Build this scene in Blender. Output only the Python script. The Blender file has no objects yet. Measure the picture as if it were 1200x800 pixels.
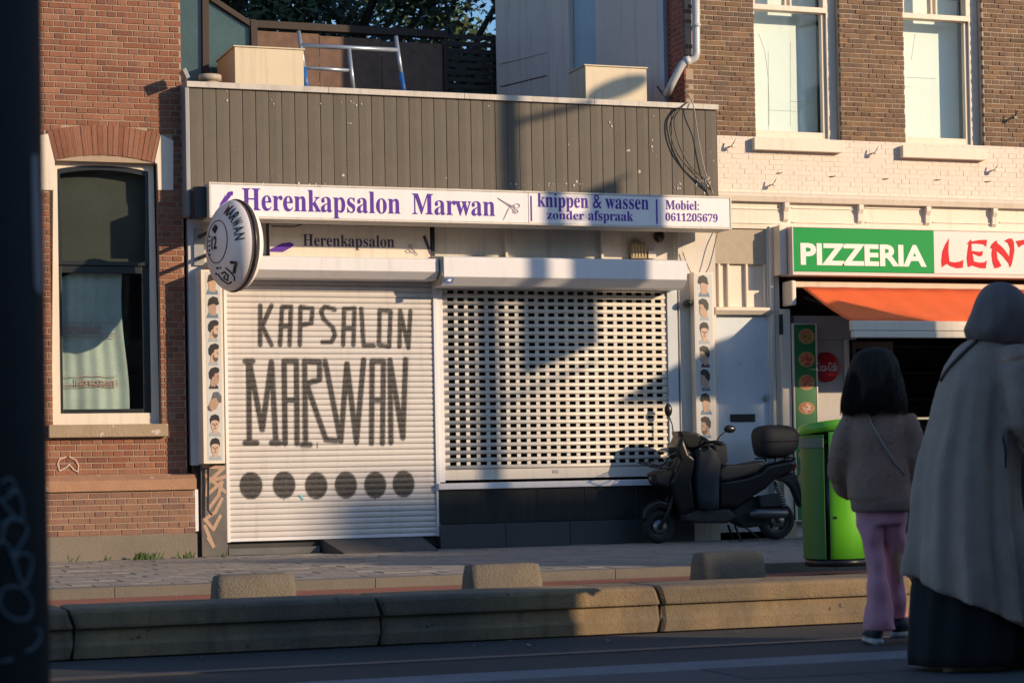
import bpy, bmesh, math, random
from mathutils import Vector, Matrix, noise
random.seed(7)
SC = bpy.context.scene
COL = SC.collection
# ------------------------------------------------------------------ camera
FPX = 2500.0                       # focal length in pixels of the 1200 px wide photograph
YAW = math.radians(19.8); PITCH = math.atan(.017); ROLL = .018
CY = 545 - FPX*math.tan(PITCH)
DIST = FPX/112.0
CF = Vector((math.sin(YAW)*math.cos(PITCH), math.cos(YAW)*math.cos(PITCH), math.sin(PITCH)))
_r = Vector((math.cos(YAW), -math.sin(YAW), 0)); _u = _r.cross(CF)
CR = _r*math.cos(ROLL) - _u*math.sin(ROLL)
CU = _u*math.cos(ROLL) + _r*math.sin(ROLL)
CC = Vector((-DIST*math.sin(YAW), -DIST*math.cos(YAW), .85))
cam = bpy.data.cameras.new('camera'); cam_o = bpy.data.objects.new('camera', cam); COL.objects.link(cam_o)
cam.sensor_width = 36; cam.lens = FPX/1200*36
cam.shift_y = (CY-400)/1200.0
cam.clip_start = .1; cam.clip_end = 2000
cam_o.matrix_world = Matrix(((CR.x, CU.x, -CF.x, CC.x), (CR.y, CU.y, -CF.y, CC.y), (CR.z, CU.z, -CF.z, CC.z), (0, 0, 0, 1)))
cam.dof.use_dof = True; cam.dof.focus_distance = 21.0; cam.dof.aperture_fstop = 7.0
SC.camera = cam_o
# ------------------------------------------------------------------ light
SUN_TO = Vector((1, -1, .4)).normalized()
w = bpy.data.worlds.new('World'); SC.world = w; w.use_nodes = True
nt = w.node_tree; bg = nt.nodes['Background']
sky = nt.nodes.new('ShaderNodeTexSky'); sky.sky_type = 'NISHITA'; sky.sun_disc = False
sky.sun_elevation = math.asin(SUN_TO.z); sky.sun_rotation = math.atan2(SUN_TO.x, SUN_TO.y)
sky.air_density = 1.0; sky.dust_density = .6; sky.ozone_density = 2.5
tn = nt.nodes.new('ShaderNodeVectorMath'); tn.operation = 'MULTIPLY'; tn.inputs[1].default_value = (.84, .97, 1.1)
nt.links.new(sky.outputs[0], tn.inputs[0]); nt.links.new(tn.outputs[0], bg.inputs[0]); bg.inputs[1].default_value = .13
sl = bpy.data.lights.new('sun', 'SUN'); sl.energy = 4.2; sl.angle = math.radians(.55); sl.color = (1, .75, .49)
so = bpy.data.objects.new('sun', sl); COL.objects.link(so); so.rotation_euler = SUN_TO.to_track_quat('Z', 'Y').to_euler()
so.location = (20, -20, 20)
SC.view_settings.view_transform = 'Standard'; SC.view_settings.look = 'None'
SC.view_settings.exposure = 0.34; SC.view_settings.gamma = 1.0

# ------------------------------------------------------------------ measuring: a pixel of the photograph -> a point on a known plane
def ray(px, py):
    return CF + CR*((px-600)/FPX) - CU*((py-CY)/FPX)
def W(px, py, y=0.0):              # point on the vertical plane y
    d = ray(px, py); t = (y-CC.y)/d.y; return Vector((CC.x+t*d.x, y, CC.z+t*d.z))
def G(px, py, z=0.0):              # point on the level z
    d = ray(px, py); t = (z-CC.z)/d.z; return Vector((CC.x+t*d.x, CC.y+t*d.y, z))
def RX(px0, py0, px1, py1, y=0.0): # pixel box -> x0, x1, z0, z1 on plane y
    pm = (py0+py1)/2; qm = (px0+px1)/2
    return W(px0, pm, y).x, W(px1, pm, y).x, W(qm, py1, y).z, W(qm, py0, y).z

# ------------------------------------------------------------------ materials
MATS = {}
def mat(name, col, rough=.7, var=.12, vscale=6.0, bump=.0, bscale=60.0, metal=0.0, col2=None, spots=None, spec=.5, coat=0, streak=0, tint=None, attr_mask=None):
    if name in MATS: return MATS[name]
    m = bpy.data.materials.new(name); m.use_nodes = True; n = m.node_tree; N = n.nodes; L = n.links
    b = N['Principled BSDF']; b.inputs['Roughness'].default_value = rough; b.inputs['Metallic'].default_value = metal
    b.inputs['Specular IOR Level'].default_value = spec
    if coat: b.inputs['Coat Weight'].default_value = coat
    geo = N.new('ShaderNodeNewGeometry')
    def noi(scale, det=5, vec=None):
        t = N.new('ShaderNodeTexNoise'); t.inputs['Scale'].default_value = scale; t.inputs['Detail'].default_value = det
        L.new(vec or geo.outputs['Position'], t.inputs['Vector']); return t.outputs['Fac']
    def mth(op, a, bb, c=None, clamp=False):
        x = N.new('ShaderNodeMath'); x.operation = op; x.use_clamp = clamp
        for i, v in enumerate((a, bb, c)):
            if v is None: continue
            if isinstance(v, (int, float)): x.inputs[i].default_value = v
            else: L.new(v, x.inputs[i])
        return x.outputs[0]
    def mix(f, a, bb):
        x = N.new('ShaderNodeMix'); x.data_type = 'RGBA'
        if isinstance(f, (int, float)): x.inputs[0].default_value = f
        else: L.new(f, x.inputs[0])
        for i, v in ((6, a), (7, bb)):
            if isinstance(v, tuple): x.inputs[i].default_value = (*v, 1)
            else: L.new(v, x.inputs[i])
        return x.outputs[2]
    c = col
    if tint:                        # list of colours picked per brick / tile
        at = N.new('ShaderNodeAttribute'); at.attribute_name = 'tint'
        oi = N.new('ShaderNodeObjectInfo')
        fr = mth('FRACT', mth('ADD', at.outputs['Fac'], oi.outputs['Random']), 0.0)
        cr = N.new('ShaderNodeValToRGB'); L.new(fr, cr.inputs[0]); els = cr.color_ramp.elements
        cr.color_ramp.interpolation = 'LINEAR'
        while len(els) < len(tint): els.new(.5)
        for i, t in enumerate(tint): els[i].position = i/(len(tint)-1); els[i].color = (*t, 1)
        c = cr.outputs[0]
    if col2: c = mix(mth('MULTIPLY_ADD', noi(vscale*.35), 3.0, -1.0, True), c, col2)
    if var:
        f = mth('MULTIPLY_ADD', noi(vscale), 2*var, 1-var)
        f2 = mth('MULTIPLY_ADD', noi(vscale*9, 3), 1.2*var, 1-.6*var)
        vm = N.new('ShaderNodeVectorMath'); vm.operation = 'SCALE'
        if isinstance(c, tuple): vm.inputs[0].default_value = c
        else: L.new(c, vm.inputs[0])
        L.new(mth('MULTIPLY', f, f2), vm.inputs['Scale']); c = vm.outputs[0]
    if streak:                      # rain streaks: noise stretched down the wall
        mp = N.new('ShaderNodeVectorMath'); mp.operation = 'MULTIPLY'; mp.inputs[1].default_value = (14, 14, .9)
        L.new(geo.outputs['Position'], mp.inputs[0])
        s = mth('MULTIPLY', mth('MULTIPLY_ADD', noi(1.0, 4, mp.outputs[0]), 4.0, -2.1, True), streak)
        c = mix(s, c, (.09, .075, .055))
    if spots:
        s = mth('GREATER_THAN', noi(spots[1], 4), spots[2]); c = mix(s, c, spots[0])
    if attr_mask:                   # spray paint drawn as a soft vertex mask
        at = N.new('ShaderNodeAttribute'); at.attribute_name = 'paint'
        g = mth('MULTIPLY_ADD', noi(38, 5), .6, -.27)
        g2 = mth('MULTIPLY', mth('MULTIPLY_ADD', at.outputs['Fac'], 1.0, mth('MULTIPLY', g, at.outputs['Fac']), True), .93)
        c = mix(g2, c, attr_mask)
    if isinstance(c, tuple): b.inputs['Base Color'].default_value = (*c, 1)
    else: L.new(c, b.inputs['Base Color'])
    if bump:
        bn = N.new('ShaderNodeBump'); bn.inputs['Strength'].default_value = bump; bn.inputs['Distance'].default_value = .01
        L.new(noi(bscale, 6), bn.inputs['Height']); L.new(bn.outputs[0], b.inputs['Normal'])
    MATS[name] = m; return m
def glass(name, tint=(.8, .9, .9), refl=1.0, dark=0.0):
    if name in MATS: return MATS[name]
    m = bpy.data.materials.new(name); m.use_nodes = True; n = m.node_tree; N = n.nodes; L = n.links
    N.remove(N['Principled BSDF']); o = N['Material Output']
    tr = N.new('ShaderNodeBsdfTransparent'); tr.inputs[0].default_value = (*tint, 1)
    gl = N.new('ShaderNodeBsdfGlossy'); gl.inputs['Roughness'].default_value = .02
    ge = N.new('ShaderNodeNewGeometry'); dt = N.new('ShaderNodeVectorMath'); dt.operation = 'DOT_PRODUCT'
    L.new(ge.outputs['Normal'], dt.inputs[0]); L.new(ge.outputs['Incoming'], dt.inputs[1])
    def mth(op, a, b):
        x = N.new('ShaderNodeMath'); x.operation = op
        for i, v in enumerate((a, b)):
            if isinstance(v, (int, float)): x.inputs[i].default_value = v
            elif v is not None: L.new(v, x.inputs[i])
        return x.outputs[0]
    ab = mth('ABSOLUTE', dt.outputs['Value'], 0.0); pw = mth('POWER', mth('SUBTRACT', 1.0, ab), 5.0)
    sc_ = mth('MULTIPLY', mth('ADD', mth('MULTIPLY', pw, .96), .045), refl)
    class _m: outputs = [sc_]
    mu = _m
    mx = N.new('ShaderNodeMixShader'); L.new(mu.outputs[0], mx.inputs[0]); L.new(tr.outputs[0], mx.inputs[1]); L.new(gl.outputs[0], mx.inputs[2])
    bn = N.new('ShaderNodeBump'); bn.inputs['Strength'].default_value = .05; bn.inputs['Distance'].default_value = .02
    tx = N.new('ShaderNodeTexNoise'); tx.inputs['Scale'].default_value = 2.5; L.new(tx.outputs[0], bn.inputs['Height']); L.new(bn.outputs[0], gl.inputs['Normal'])
    L.new(mx.outputs[0], o.inputs[0]); MATS[name] = m; return m

cream = lambda: mat('cream_paint', (.73, .64, .53), .5, .06, 3, .15, 40, streak=.18)
white = lambda: mat('white_paint', (.7, .69, .71), .42, .05, 3, .08, 40, streak=.12)
black = lambda: mat('black_paint', (.012, .012, .014), .35, .1, 5)
darkm = lambda: mat('dark_metal', (.03, .03, .034), .4, .15, 8, metal=.4)
zinc = lambda: mat('grey_zinc', (.3, .3, .31), .45, .15, 5, metal=.3)

# ------------------------------------------------------------------ mesh building
ORG = {}
class MB:
    def __init__(s): s.v = []; s.f = []; s.t = []; s.sm = []
    def add(s, vs, fs, tint=0.0, smooth=False):
        k = len(s.v); s.v += [Vector(v) for v in vs]
        for f in fs: s.f.append([i+k for i in f]); s.t.append(tint); s.sm.append(smooth)
        return s
    def box(s, x0, x1, y0, y1, z0, z1, tint=0.0):
        vs = [(x, y, z) for z in (z0, z1) for y in (y0, y1) for x in (x0, x1)]
        return s.add(vs, [(0, 2, 3, 1), (4, 5, 7, 6), (0, 1, 5, 4), (2, 6, 7, 3), (0, 4, 6, 2), (1, 3, 7, 5)], tint)
    def cbox(s, x0, x1, y0, y1, z0, z1, c=.004, tint=0.0):   # front (-y) face chamfered
        vs = [(x0, y1, z0), (x1, y1, z0), (x1, y1, z1), (x0, y1, z1), (x0, y0+c, z0), (x1, y0+c, z0), (x1, y0+c, z1), (x0, y0+c, z1),
              (x0+c, y0, z0+c), (x1-c, y0, z0+c), (x1-c, y0, z1-c), (x0+c, y0, z1-c)]
        fs = [(0, 3, 2, 1)]
        for i in range(4):
            j = (i+1) % 4; fs += [(i, j, j+4, i+4), (i+4, j+4, j+8, i+8)]
        fs.append((8, 9, 10, 11)); return s.add(vs, fs, tint)
    def prism(s, pts, a, b, axis='y', tint=0.0, smooth=False):          # polygon extruded along an axis
        def p3(p, h):
            return {'y': (p[0], h, p[1]), 'x': (h, p[0], p[1]), 'z': (p[0], p[1], h)}[axis]
        n = len(pts); vs = [p3(p, a) for p in pts] + [p3(p, b) for p in pts]
        fs = [tuple(range(n))[::-1], tuple(range(n, 2*n))] + [(i, (i+1) % n, (i+1) % n+n, i+n) for i in range(n)]
        return s.add(vs, fs, tint, smooth)
    def tube(s, pts, r, n=8, caps=True, tint=0.0):
        pts = [Vector(p) for p in pts]; m = len(pts); rr = r if isinstance(r, (list, tuple)) else [r]*m
        vs = []; ref = None
        for i, p in enumerate(pts):
            d = (pts[min(i+1, m-1)]-pts[max(i-1, 0)]).normalized()
            if ref is None: ref = d.orthogonal().normalized()
            ref = (ref - d*ref.dot(d)).normalized(); q = d.cross(ref)
            for k in range(n):
                a = 2*math.pi*k/n; vs.append(p + ref*(rr[i]*math.cos(a)) + q*(rr[i]*math.sin(a)))
        fs = [(i*n+k, i*n+(k+1) % n, (i+1)*n+(k+1) % n, (i+1)*n+k) for i in range(m-1) for k in range(n)]
        if caps: fs += [tuple(range(n))[::-1], tuple(range((m-1)*n, m*n))]
        return s.add(vs, fs, tint, True)
    def loft(s, rings, caps=True, smooth=True, tint=0.0, closed=True):
        n = len(rings[0]); vs = [v for r in rings for v in r]; m = len(rings)
        kk = n if closed else n-1
        fs = [(i*n+k, i*n+(k+1) % n, (i+1)*n+(k+1) % n, (i+1)*n+k) for i in range(m-1) for k in range(kk)]
        if caps: fs += [tuple(range(n))[::-1], tuple(range((m-1)*n, m*n))]
        return s.add(vs, fs, tint, smooth)
    def ell(s, c, r, nu=16, nv=10, rot=None, tint=0.0):
        vs = []; c = Vector(c)
        for j in range(1, nv):
            t = math.pi*j/nv
            for i in range(nu):
                a = 2*math.pi*i/nu; v = Vector((r[0]*math.sin(t)*math.cos(a), r[1]*math.sin(t)*math.sin(a), r[2]*math.cos(t)))
                if rot: v = rot @ v
                vs.append(c+v)
        top = Vector((0, 0, r[2])); bot = -top
        if rot: top = rot @ top; bot = rot @ bot
        k = len(vs); vs += [c+top, c+bot]
        fs = [((j)*nu+i, (j+1)*nu+i, (j+1)*nu+(i+1) % nu, j*nu+(i+1) % nu) for j in range(nv-2) for i in range(nu)]
        fs += [(k, i, (i+1) % nu) for i in range(nu)] + [(k+1, (nv-2)*nu+(i+1) % nu, (nv-2)*nu+i) for i in range(nu)]
        return s.add(vs, fs, tint, True)
    def disc(s, c, r, nrm, n=20, h=.01, r2=None):
        c = Vector(c); nrm = Vector(nrm).normalized(); return s.tube([c, c+nrm*h], [r, r if r2 is None else r2], n)
    def build(s, name, m, parent=None, bevel=0.0, smooth=None, local=False, center=True):
        me = bpy.data.meshes.new(name)
        po = ORG.get(parent.name, Vector()) if parent else Vector()
        if local: o0 = Vector(); 
        elif center and s.v:
            lo = Vector((min(v.x for v in s.v), min(v.y for v in s.v), min(v.z for v in s.v)))
            hi = Vector((max(v.x for v in s.v), max(v.y for v in s.v), max(v.z for v in s.v)))
            o0 = Vector(((lo.x+hi.x)/2, (lo.y+hi.y)/2, lo.z))
        else: o0 = Vector()
        me.from_pydata([tuple(v-o0) for v in s.v], [], s.f)
        if any(s.t):
            a = me.attributes.new('tint', 'FLOAT', 'FACE'); a.data.foreach_set('value', s.t)
        me.polygons.foreach_set('use_smooth', s.sm if smooth is None else [smooth]*len(s.f))
        bm = bmesh.new(); bm.from_mesh(me); bmesh.ops.recalc_face_normals(bm, faces=bm.faces); bm.to_mesh(me); bm.free()
        for mm in (m if isinstance(m, (list, tuple)) else [m]): me.materials.append(mm)
        o = bpy.data.objects.new(name, me); COL.objects.link(o)
        if local: o.location = (0, 0, 0); ORG[o.name] = Vector()
        else: o.location = o0-po; ORG[o.name] = o0
        if parent: o.parent = parent
        if bevel:
            b = o.modifiers.new('bevel', 'BEVEL'); b.width = bevel; b.segments = 2; b.limit_method = 'ANGLE'
        return o
def tag(o, label=None, cat=None, group=None, kind=None):
    for k, v in (('label', label), ('category', cat), ('group', group), ('kind', kind)):
        if v: o[k] = v
    return o
def thing(name, label, cat, loc=(0, 0, 0), group=None):
    o = bpy.data.objects.new(name, None); COL.objects.link(o); o.location = loc; o.empty_display_size = .1
    ORG[o.name] = Vector(loc); return tag(o, label, cat, group)
def B(name, m, parent, x0, x1, y0, y1, z0, z1, bevel=.003):      # one box part
    return MB().box(min(x0, x1), max(x0, x1), min(y0, y1), max(y0, y1), min(z0, z1), max(z0, z1)).build(name, m, parent, bevel)
UNIT = {}
def unit_brick(m, kind='brick'):
    k = (kind, m.name)
    if k not in UNIT:
        o = MB().cbox(-.5, .5, -.5, .5, -.5, .5, .04); me = bpy.data.meshes.new(kind)
        me.from_pydata([tuple(v) for v in o.v], [], o.f); me.materials.append(m)
        bm = bmesh.new(); bm.from_mesh(me); bmesh.ops.recalc_face_normals(bm, faces=bm.faces); bm.to_mesh(me); bm.free(); UNIT[k] = me
    return UNIT[k]
def pieces(boxes, name, m, parent, limit=300, near=None):
    """boxes: (x0,x1,y0,y1,z0,z1). The first `limit` become parts, the rest one joined part of kind stuff."""
    if near: boxes = sorted(boxes, key=near)
    po = ORG[parent.name]; me = unit_brick(m, name)
    for b in boxes[:limit]:
        o = bpy.data.objects.new(name, me); COL.objects.link(o); o.parent = parent
        o.location = Vector(((b[0]+b[1])/2, (b[2]+b[3])/2, (b[4]+b[5])/2))-po; o.scale = (b[1]-b[0], b[3]-b[2], b[5]-b[4])
    if len(boxes) > limit:
        r = MB()
        for b in boxes[limit:]: r.cbox(*b, c=.003, tint=random.random())
        tag(r.build(name, m, parent), kind='stuff')
def courses(x0, x1, z0, z1, yf, course=.06, blen=.205, joint=.010, holes=(), depth=.05, rough=.004, headers=True):
    out = []; k = 0; z = z0
    while z < z1-.01:
        zt = min(z+course, z1); zm = (z+zt)/2
        blocks = sorted([h(zm) for h in holes if h(zm)]); free = []; a = x0
        for b0, b1 in blocks:
            if b0 > a: free.append((a, min(b0, x1)))
            a = max(a, b1)
        if a < x1: free.append((a, x1))
        hd = headers and k % 2 == 1
        L = blen/2 if hd else blen
        off = (blen*.25 if hd else (blen*.5 if (k//2) % 2 else 0))
        for a, b in free:
            n = math.floor((a-x0+off)/L); s = x0-off+n*L
            while s < b:
                e = s+L; p, q = max(s, a), min(e, b)
                if q-p > .03:
                    g = joint/2; d = random.uniform(-rough, rough)
                    out.append((p+(g if p > a else 0), q-(g if q < b else 0), yf+d, yf+depth, z+g+random.uniform(-.001, .001), zt-g))
                s = e
        z += course; k += 1
    return out
def hole(x0, x1, z0, z1): return lambda z: (x0, x1) if z0 < z < z1 else None
def to_text(body, x0, x1, z0, z1, y, m, name, parent, depth=.003, bold=0.0, proj=None, keep=False):
    """flat lettering fitted into a box on a wall plane"""
    cu = bpy.data.curves.new('t', 'FONT'); cu.body = body; cu.resolution_u = 3; cu.offset = bold; cu.extrude = .01
    ob = bpy.data.objects.new('t', cu); COL.objects.link(ob)
    dg = bpy.context.evaluated_depsgraph_get(); dg.update(); me = bpy.data.meshes.new_from_object(ob.evaluated_get(dg))
    bpy.data.objects.remove(ob)
    xs = [v.co.x for v in me.vertices]; ys = [v.co.y for v in me.vertices]; ax, bx, ay, by = min(xs), max(xs), min(ys), max(ys)
    sx = (x1-x0)/(bx-ax); sz = (z1-z0)/(by-ay)
    if keep: sx = sz = min(sx, sz)
    if proj:
        bm = bmesh.new(); bm.from_mesh(me); bmesh.ops.triangulate(bm, faces=bm.faces)
        for _ in range(4):
            lim = .012/max(sx, 1e-6); ed = [e for e in bm.edges if e.calc_length() > lim]
            if not ed: break
            bmesh.ops.subdivide_edges(bm, edges=ed, cuts=1); bmesh.ops.triangulate(bm, faces=bm.faces)
        bm.to_mesh(me); bm.free()
    mb = MB()
    vs = []
    for v in me.vertices:
        u = x0+(v.co.x-ax)*sx; t = z0+(v.co.y-ay)*sz; d = depth if v.co.z > 0 else 0
        vs.append(proj(u, t, d) if proj else Vector((u, y-d, t)))
    mb.add(vs, [tuple(p.vertices) for p in me.polygons])
    return mb.build(name, m, parent)
def serif(s):
    o = ''
    for c in s:
        if 'A' <= c <= 'Z': o += chr(0x1D400+ord(c)-65)
        elif 'a' <= c <= 'z': o += chr(0x1D41A+ord(c)-97)
        elif '0' <= c <= '9': o += chr(0x1D7CE+ord(c)-48)
        else: o += c
    return o
def plate(pts, y, m, name, parent, h=.003):     # flat polygon on a wall plane
    return MB().prism(pts, y-h, y, 'y').build(name, m, parent)
def pxp(pts, y, sc=1.0, ox=0, oy=0):            # photograph outline -> wall outline
    return [(W(ox+a/sc, oy+b/sc, y).x, W(ox+a/sc, oy+b/sc, y).z) for a, b in pts]
def stroke(mb, pts, w, y, h=.003):              # a painted line on a wall plane
    for (a, b), (c, d) in zip(pts[:-1], pts[1:]):
        h += .00035; dx, dz = c-a, d-b; l = math.hypot(dx, dz) or 1; nx, nz = -dz/l*w/2, dx/l*w/2; ex, ez = dx/l*w*.3, dz/l*w*.3
        mb.prism([(a+nx-ex, b+nz-ez), (c+nx+ex, d+nz+ez), (c-nx+ex, d-nz+ez), (a-nx-ex, b-nz-ez)], y-h, y, 'y')
    return mb
def noisy(mb, amp, scale):
    for v in mb.v:
        n = noise.noise_vector(v*scale); v += n*amp
    return mb
# ================================================================== setting: ground
asph = mat('asphalt', (.05, .047, .044), .85, .35, 2, .7, 120, col2=(.03, .028, .027), spots=((.09, .08, .07), 30, .72))
g = MB()
g.box(-150, 150, -11.2, 6, -.5, -.08); o = g.build('road', mat('road_surface', (.085, .08, .075), .85, .2, 2, .5, 120)); tag(o, kind='structure')
g = MB(); g.box(-150, 150, -150, -11.2, -.5, 0.0); o = g.build('ground', asph); tag(o, kind='structure')
g = MB(); g.box(-150, 150, 6, 250, -.5, -.02); tag(g.build('backyard_ground', mat('earth', (.06, .05, .04), .9, .2, 1)), kind='structure')
# sidewalk: bedding slab + tiles
swk = tag(MB().box(-40, 40, -5.0, .6, -.3, -.012).build('sidewalk', mat('sidewalk_joint', (.05, .045, .038), .9, .2, 3)), kind='structure')
tilem = mat('concrete_tile', (.24, .22, .195), .85, .16, 5, .5, 130, tint=[(.2, .185, .165), (.27, .25, .225), (.235, .215, .19), (.255, .23, .2), (.2, .19, .175)])
bx = []
ty = -4.98; k = 0
while ty < -.16:
    tx = -9.0+(.15 if k % 2 else 0)
    while tx < 9:
        e = random.uniform(-.0035, .0035)
        bx.append((tx+.003, tx+.297, ty+.003, ty+.297, -.03, 0+e)); tx += .3
    ty += .3; k += 1
def dcam(b): return abs(b[0]-(-7.5+(b[2]+21)*.36))+.25*abs(b[2]+5)
def tiles_flat(boxes, m, parent, name, limit=300, c=.004):
    me = None; po = ORG[parent.name]
    def one(mb, b, t=0.0):
        x0, x1, y0, y1, z0, z1 = b
        vs = [(x0, y0, z0), (x1, y0, z0), (x1, y1, z0), (x0, y1, z0), (x0, y0, z1-c), (x1, y0, z1-c), (x1, y1, z1-c), (x0, y1, z1-c), (x0+c, y0+c, z1), (x1-c, y0+c, z1), (x1-c, y1-c, z1), (x0+c, y1-c, z1)]
        fs = []
        for i in range(4):
            j = (i+1) % 4; fs += [(i, j, j+4, i+4), (i+4, j+4, j+8, i+8)]
        fs.append((8, 9, 10, 11)); mb.add(vs, fs, t)
    for b in boxes[:limit]:
        if me is None:
            w_, d_ = b[1]-b[0], b[3]-b[2]; mb = MB(); one(mb, (-w_/2, w_/2, -d_/2, d_/2, -.03, 0)); me = bpy.data.meshes.new(name)
            me.from_pydata([tuple(v) for v in mb.v], [], mb.f); me.materials.append(m)
            bm = bmesh.new(); bm.from_mesh(me); bmesh.ops.recalc_face_normals(bm, faces=bm.faces); bm.to_mesh(me); bm.free()
        o = bpy.data.objects.new(name, me); COL.objects.link(o); o.parent = parent
        o.location = Vector(((b[0]+b[1])/2, (b[2]+b[3])/2, b[5]))-po; o.rotation_euler = (random.uniform(-.006, .006), random.uniform(-.006, .006), 0)
    if len(boxes) > limit:
        r = MB()
        for b in boxes[limit:]: one(r, b, random.random())
        tag(r.build(name, m, parent), kind='stuff')
bx.sort(key=dcam); tiles_flat(bx, tilem, swk, 'paving_tile')
# kerb stones
kerb = thing('kerb', 'low grey concrete kerb between the tiled sidewalk and the red cycle lane', 'kerb', (0, -5.1, -.08)); kerb['kind'] = 'structure'; del kerb['category']
kb = [(x+.002, x+.998, -5.16, -5.0, -.2, .004) for x in range(-12, 13)]
me_k = MB().cbox(-.499, .499, -.08, .08, -.2, .004, .004)
for i, b in enumerate(kb):
    if i == 0: k0 = MB(); k0.v = me_k.v; k0.f = me_k.f; k0.t = me_k.t; k0.sm = me_k.sm; k0 = k0.build('kerb_stone', mat('kerb_concrete', (.14, .125, .105), .85, .18, 6, .5, 90), kerb, local=True); kk = k0
    else: kk = k0.copy(); COL.objects.link(kk); kk.parent = kerb
    kk.location = Vector(((b[0]+b[1])/2, -5.08, 0))-ORG[kerb.name]
# drain in the kerb
p = G(440, 683); 
# red cycle lane
tag(MB().box(-60, 60, -6.9, -5.17, -.2, -.074).build('cycle_lane', mat('red_asphalt', (.3, .095, .055), .85, .18, 4, .5, 120, col2=(.22, .085, .06))), kind='structure')
# median pavement behind the barrier (level with its top)
tag(MB().box(-60, 60, -10.8, -10.25, -.2, .19).build('platform_pavement', mat('platform_top', (.17, .165, .16), .85, .2, 4, .5, 90)), kind='structure')
# precast barrier blocks
conc = mat('barrier_concrete', (.27, .19, .1), .88, .35, 5, .6, 110, col2=(.12, .1, .075), streak=.7, spots=((.05, .045, .04), 16, .7))
barr = thing('platform_barrier', 'long low precast concrete platform edge running across the whole street', 'barrier', (-3, -11, 0))
prof = [(-.03, 0.0), (-.03, .055), (-.018, .075), (-.008, .128), (-.012, .134), (-.034, .138), (-.036, .15), (-.036, .208), (-.028, .222), (-.01, .23), (.32, .23), (.32, 0)]
jl = [G(px, py).x for px, py in ((86, 773), (438, 757), (758, 737))]
step = (jl[2]-jl[0])/2
x = jl[0]-step*3; n = 0
yb = -11.08
while x < 8:
    rings = []
    for t in (0.006, .018, .5, .982, .994):
        sh = .012 if t in (.006, .994) else 0
        r = []
        for (py_, pz_) in prof:
            w_ = .02*math.sin((pz_/.23)*math.pi*1.2)   # wavy joint
            r.append((x+step*t+w_, yb+py_+(sh if py_ < .3 else 0), pz_-(.006 if sh and pz_ > .2 else 0)))
        rings.append(r)
    mb = MB(); mb.loft(rings, smooth=False)
    mb.build('concrete_block', conc, barr); x += step; n += 1
# traffic separator blocks (low rounded concrete humps)
sepm = mat('hump_concrete', (.15, .125, .09), .88, .25, 7, 1.0, 60, col2=(.12, .105, .085))
hl = ['rounded concrete traffic hump nearest the black post, leftmost of the row of three', 'rounded concrete traffic hump standing before the middle of the dark plinth', 'rounded concrete traffic hump in shade in front of the scooter']
for i, (a, b_, t) in enumerate(((245, 348, 672), (540, 636, 660), (808, 897, 646))):
    c = G((a+b_)/2, t, .17); s = FPX/((c-CC).dot(CF)); w_ = (b_-a)/s
    rings = []
    L = w_*.93
    for u, k_ in ((-1, .55), (-.985, .8), (-.93, .97), (-.8, 1), (.8, 1), (.93, .97), (.985, .8), (1, .55)):
        rings.append([(c.x+u*L/2, c.y+.14*math.cos(q)*k_*(1.0), -.08+max(0, (.25*k_))*min(1, max(0, math.sin(q)*1.25))) for q in [math.pi*j/14 for j in range(15)]])
    mb = MB().loft(rings)
    for v in mb.v: v += noise.noise_vector(v*14)*.006
    tag(mb.build('traffic_hump', sepm), hl[i], 'kerb block', 'low concrete humps along the cycle lane')
# foreground: rail, pale strip and slabs on the crossing
rail = MB().box(-60, 60, -12.10, -12.05, -.05, .006).box(-60, 60, -12.03, -12.0, -.05, .004)
def skewed(mb, k=-.0):
    return mb
tag(rail.build('tram_rail', mat('rail_steel', (.17, .15, .13), .6, .2, 9, metal=.8)), 'thin worn steel tram rail set flush in the dark road', 'rail')
tag(MB().box(-60, 60, -13.05, -12.72, -.05, .005).build('pale_strip', mat('worn_line', (.16, .175, .19), .8, .3, 8, .4, 90)), kind='structure')
pv = tag(MB().box(-20, 12, -16.5, -13.07, -.1, -.004).build('crossing_pavement', mat('crossing_joint', (.02, .02, .02), .9, .1)), kind='structure')
bx = []
ty = -16.4; k = 0
while ty < -13.4:
    tx = -9.3+(.45 if k % 2 else 0)
    while tx < 2: bx.append((tx+.006, tx+.894, ty+.006, ty+.474, -.03, .0045)); tx += .9
    ty += .48; k += 1
tiles_flat(bx, mat('dark_slab', (.075, .075, .08), .8, .2, 4, .5, 110, tint=[(.06, .062, .07), (.085, .085, .088), (.07, .07, .075)]), pv, 'paving_slab')
# weeds at the wall foot
wd = MB(); random.seed(3)
for cx, n_ in ((-3.95, 45), (-3.85, 25), (-3.5, 18), (-4.3, 4), (-3.1, 5), (-4.6, 4)):
    for i in range(n_):
        a = random.uniform(0, 6.28); r = random.uniform(0, .1); x0 = cx+r*math.cos(a); y0 = -.25+r*.5*math.sin(a)-.02; h = random.uniform(.02, .085); l = random.uniform(-.04, .04); w_ = .007
        wd.add([(x0-w_, y0, 0), (x0+w_, y0, 0), (x0+l*.6+w_, y0-.01, h*.7), (x0+l, y0-.02, h), (x0+l*.6-w_, y0-.01, h*.7)], [(0, 1, 2, 3, 4)])
tag(wd.build('weeds', mat('weed_green', (.06, .1, .03), .8, .3, 30)), kind='stuff')
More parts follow.
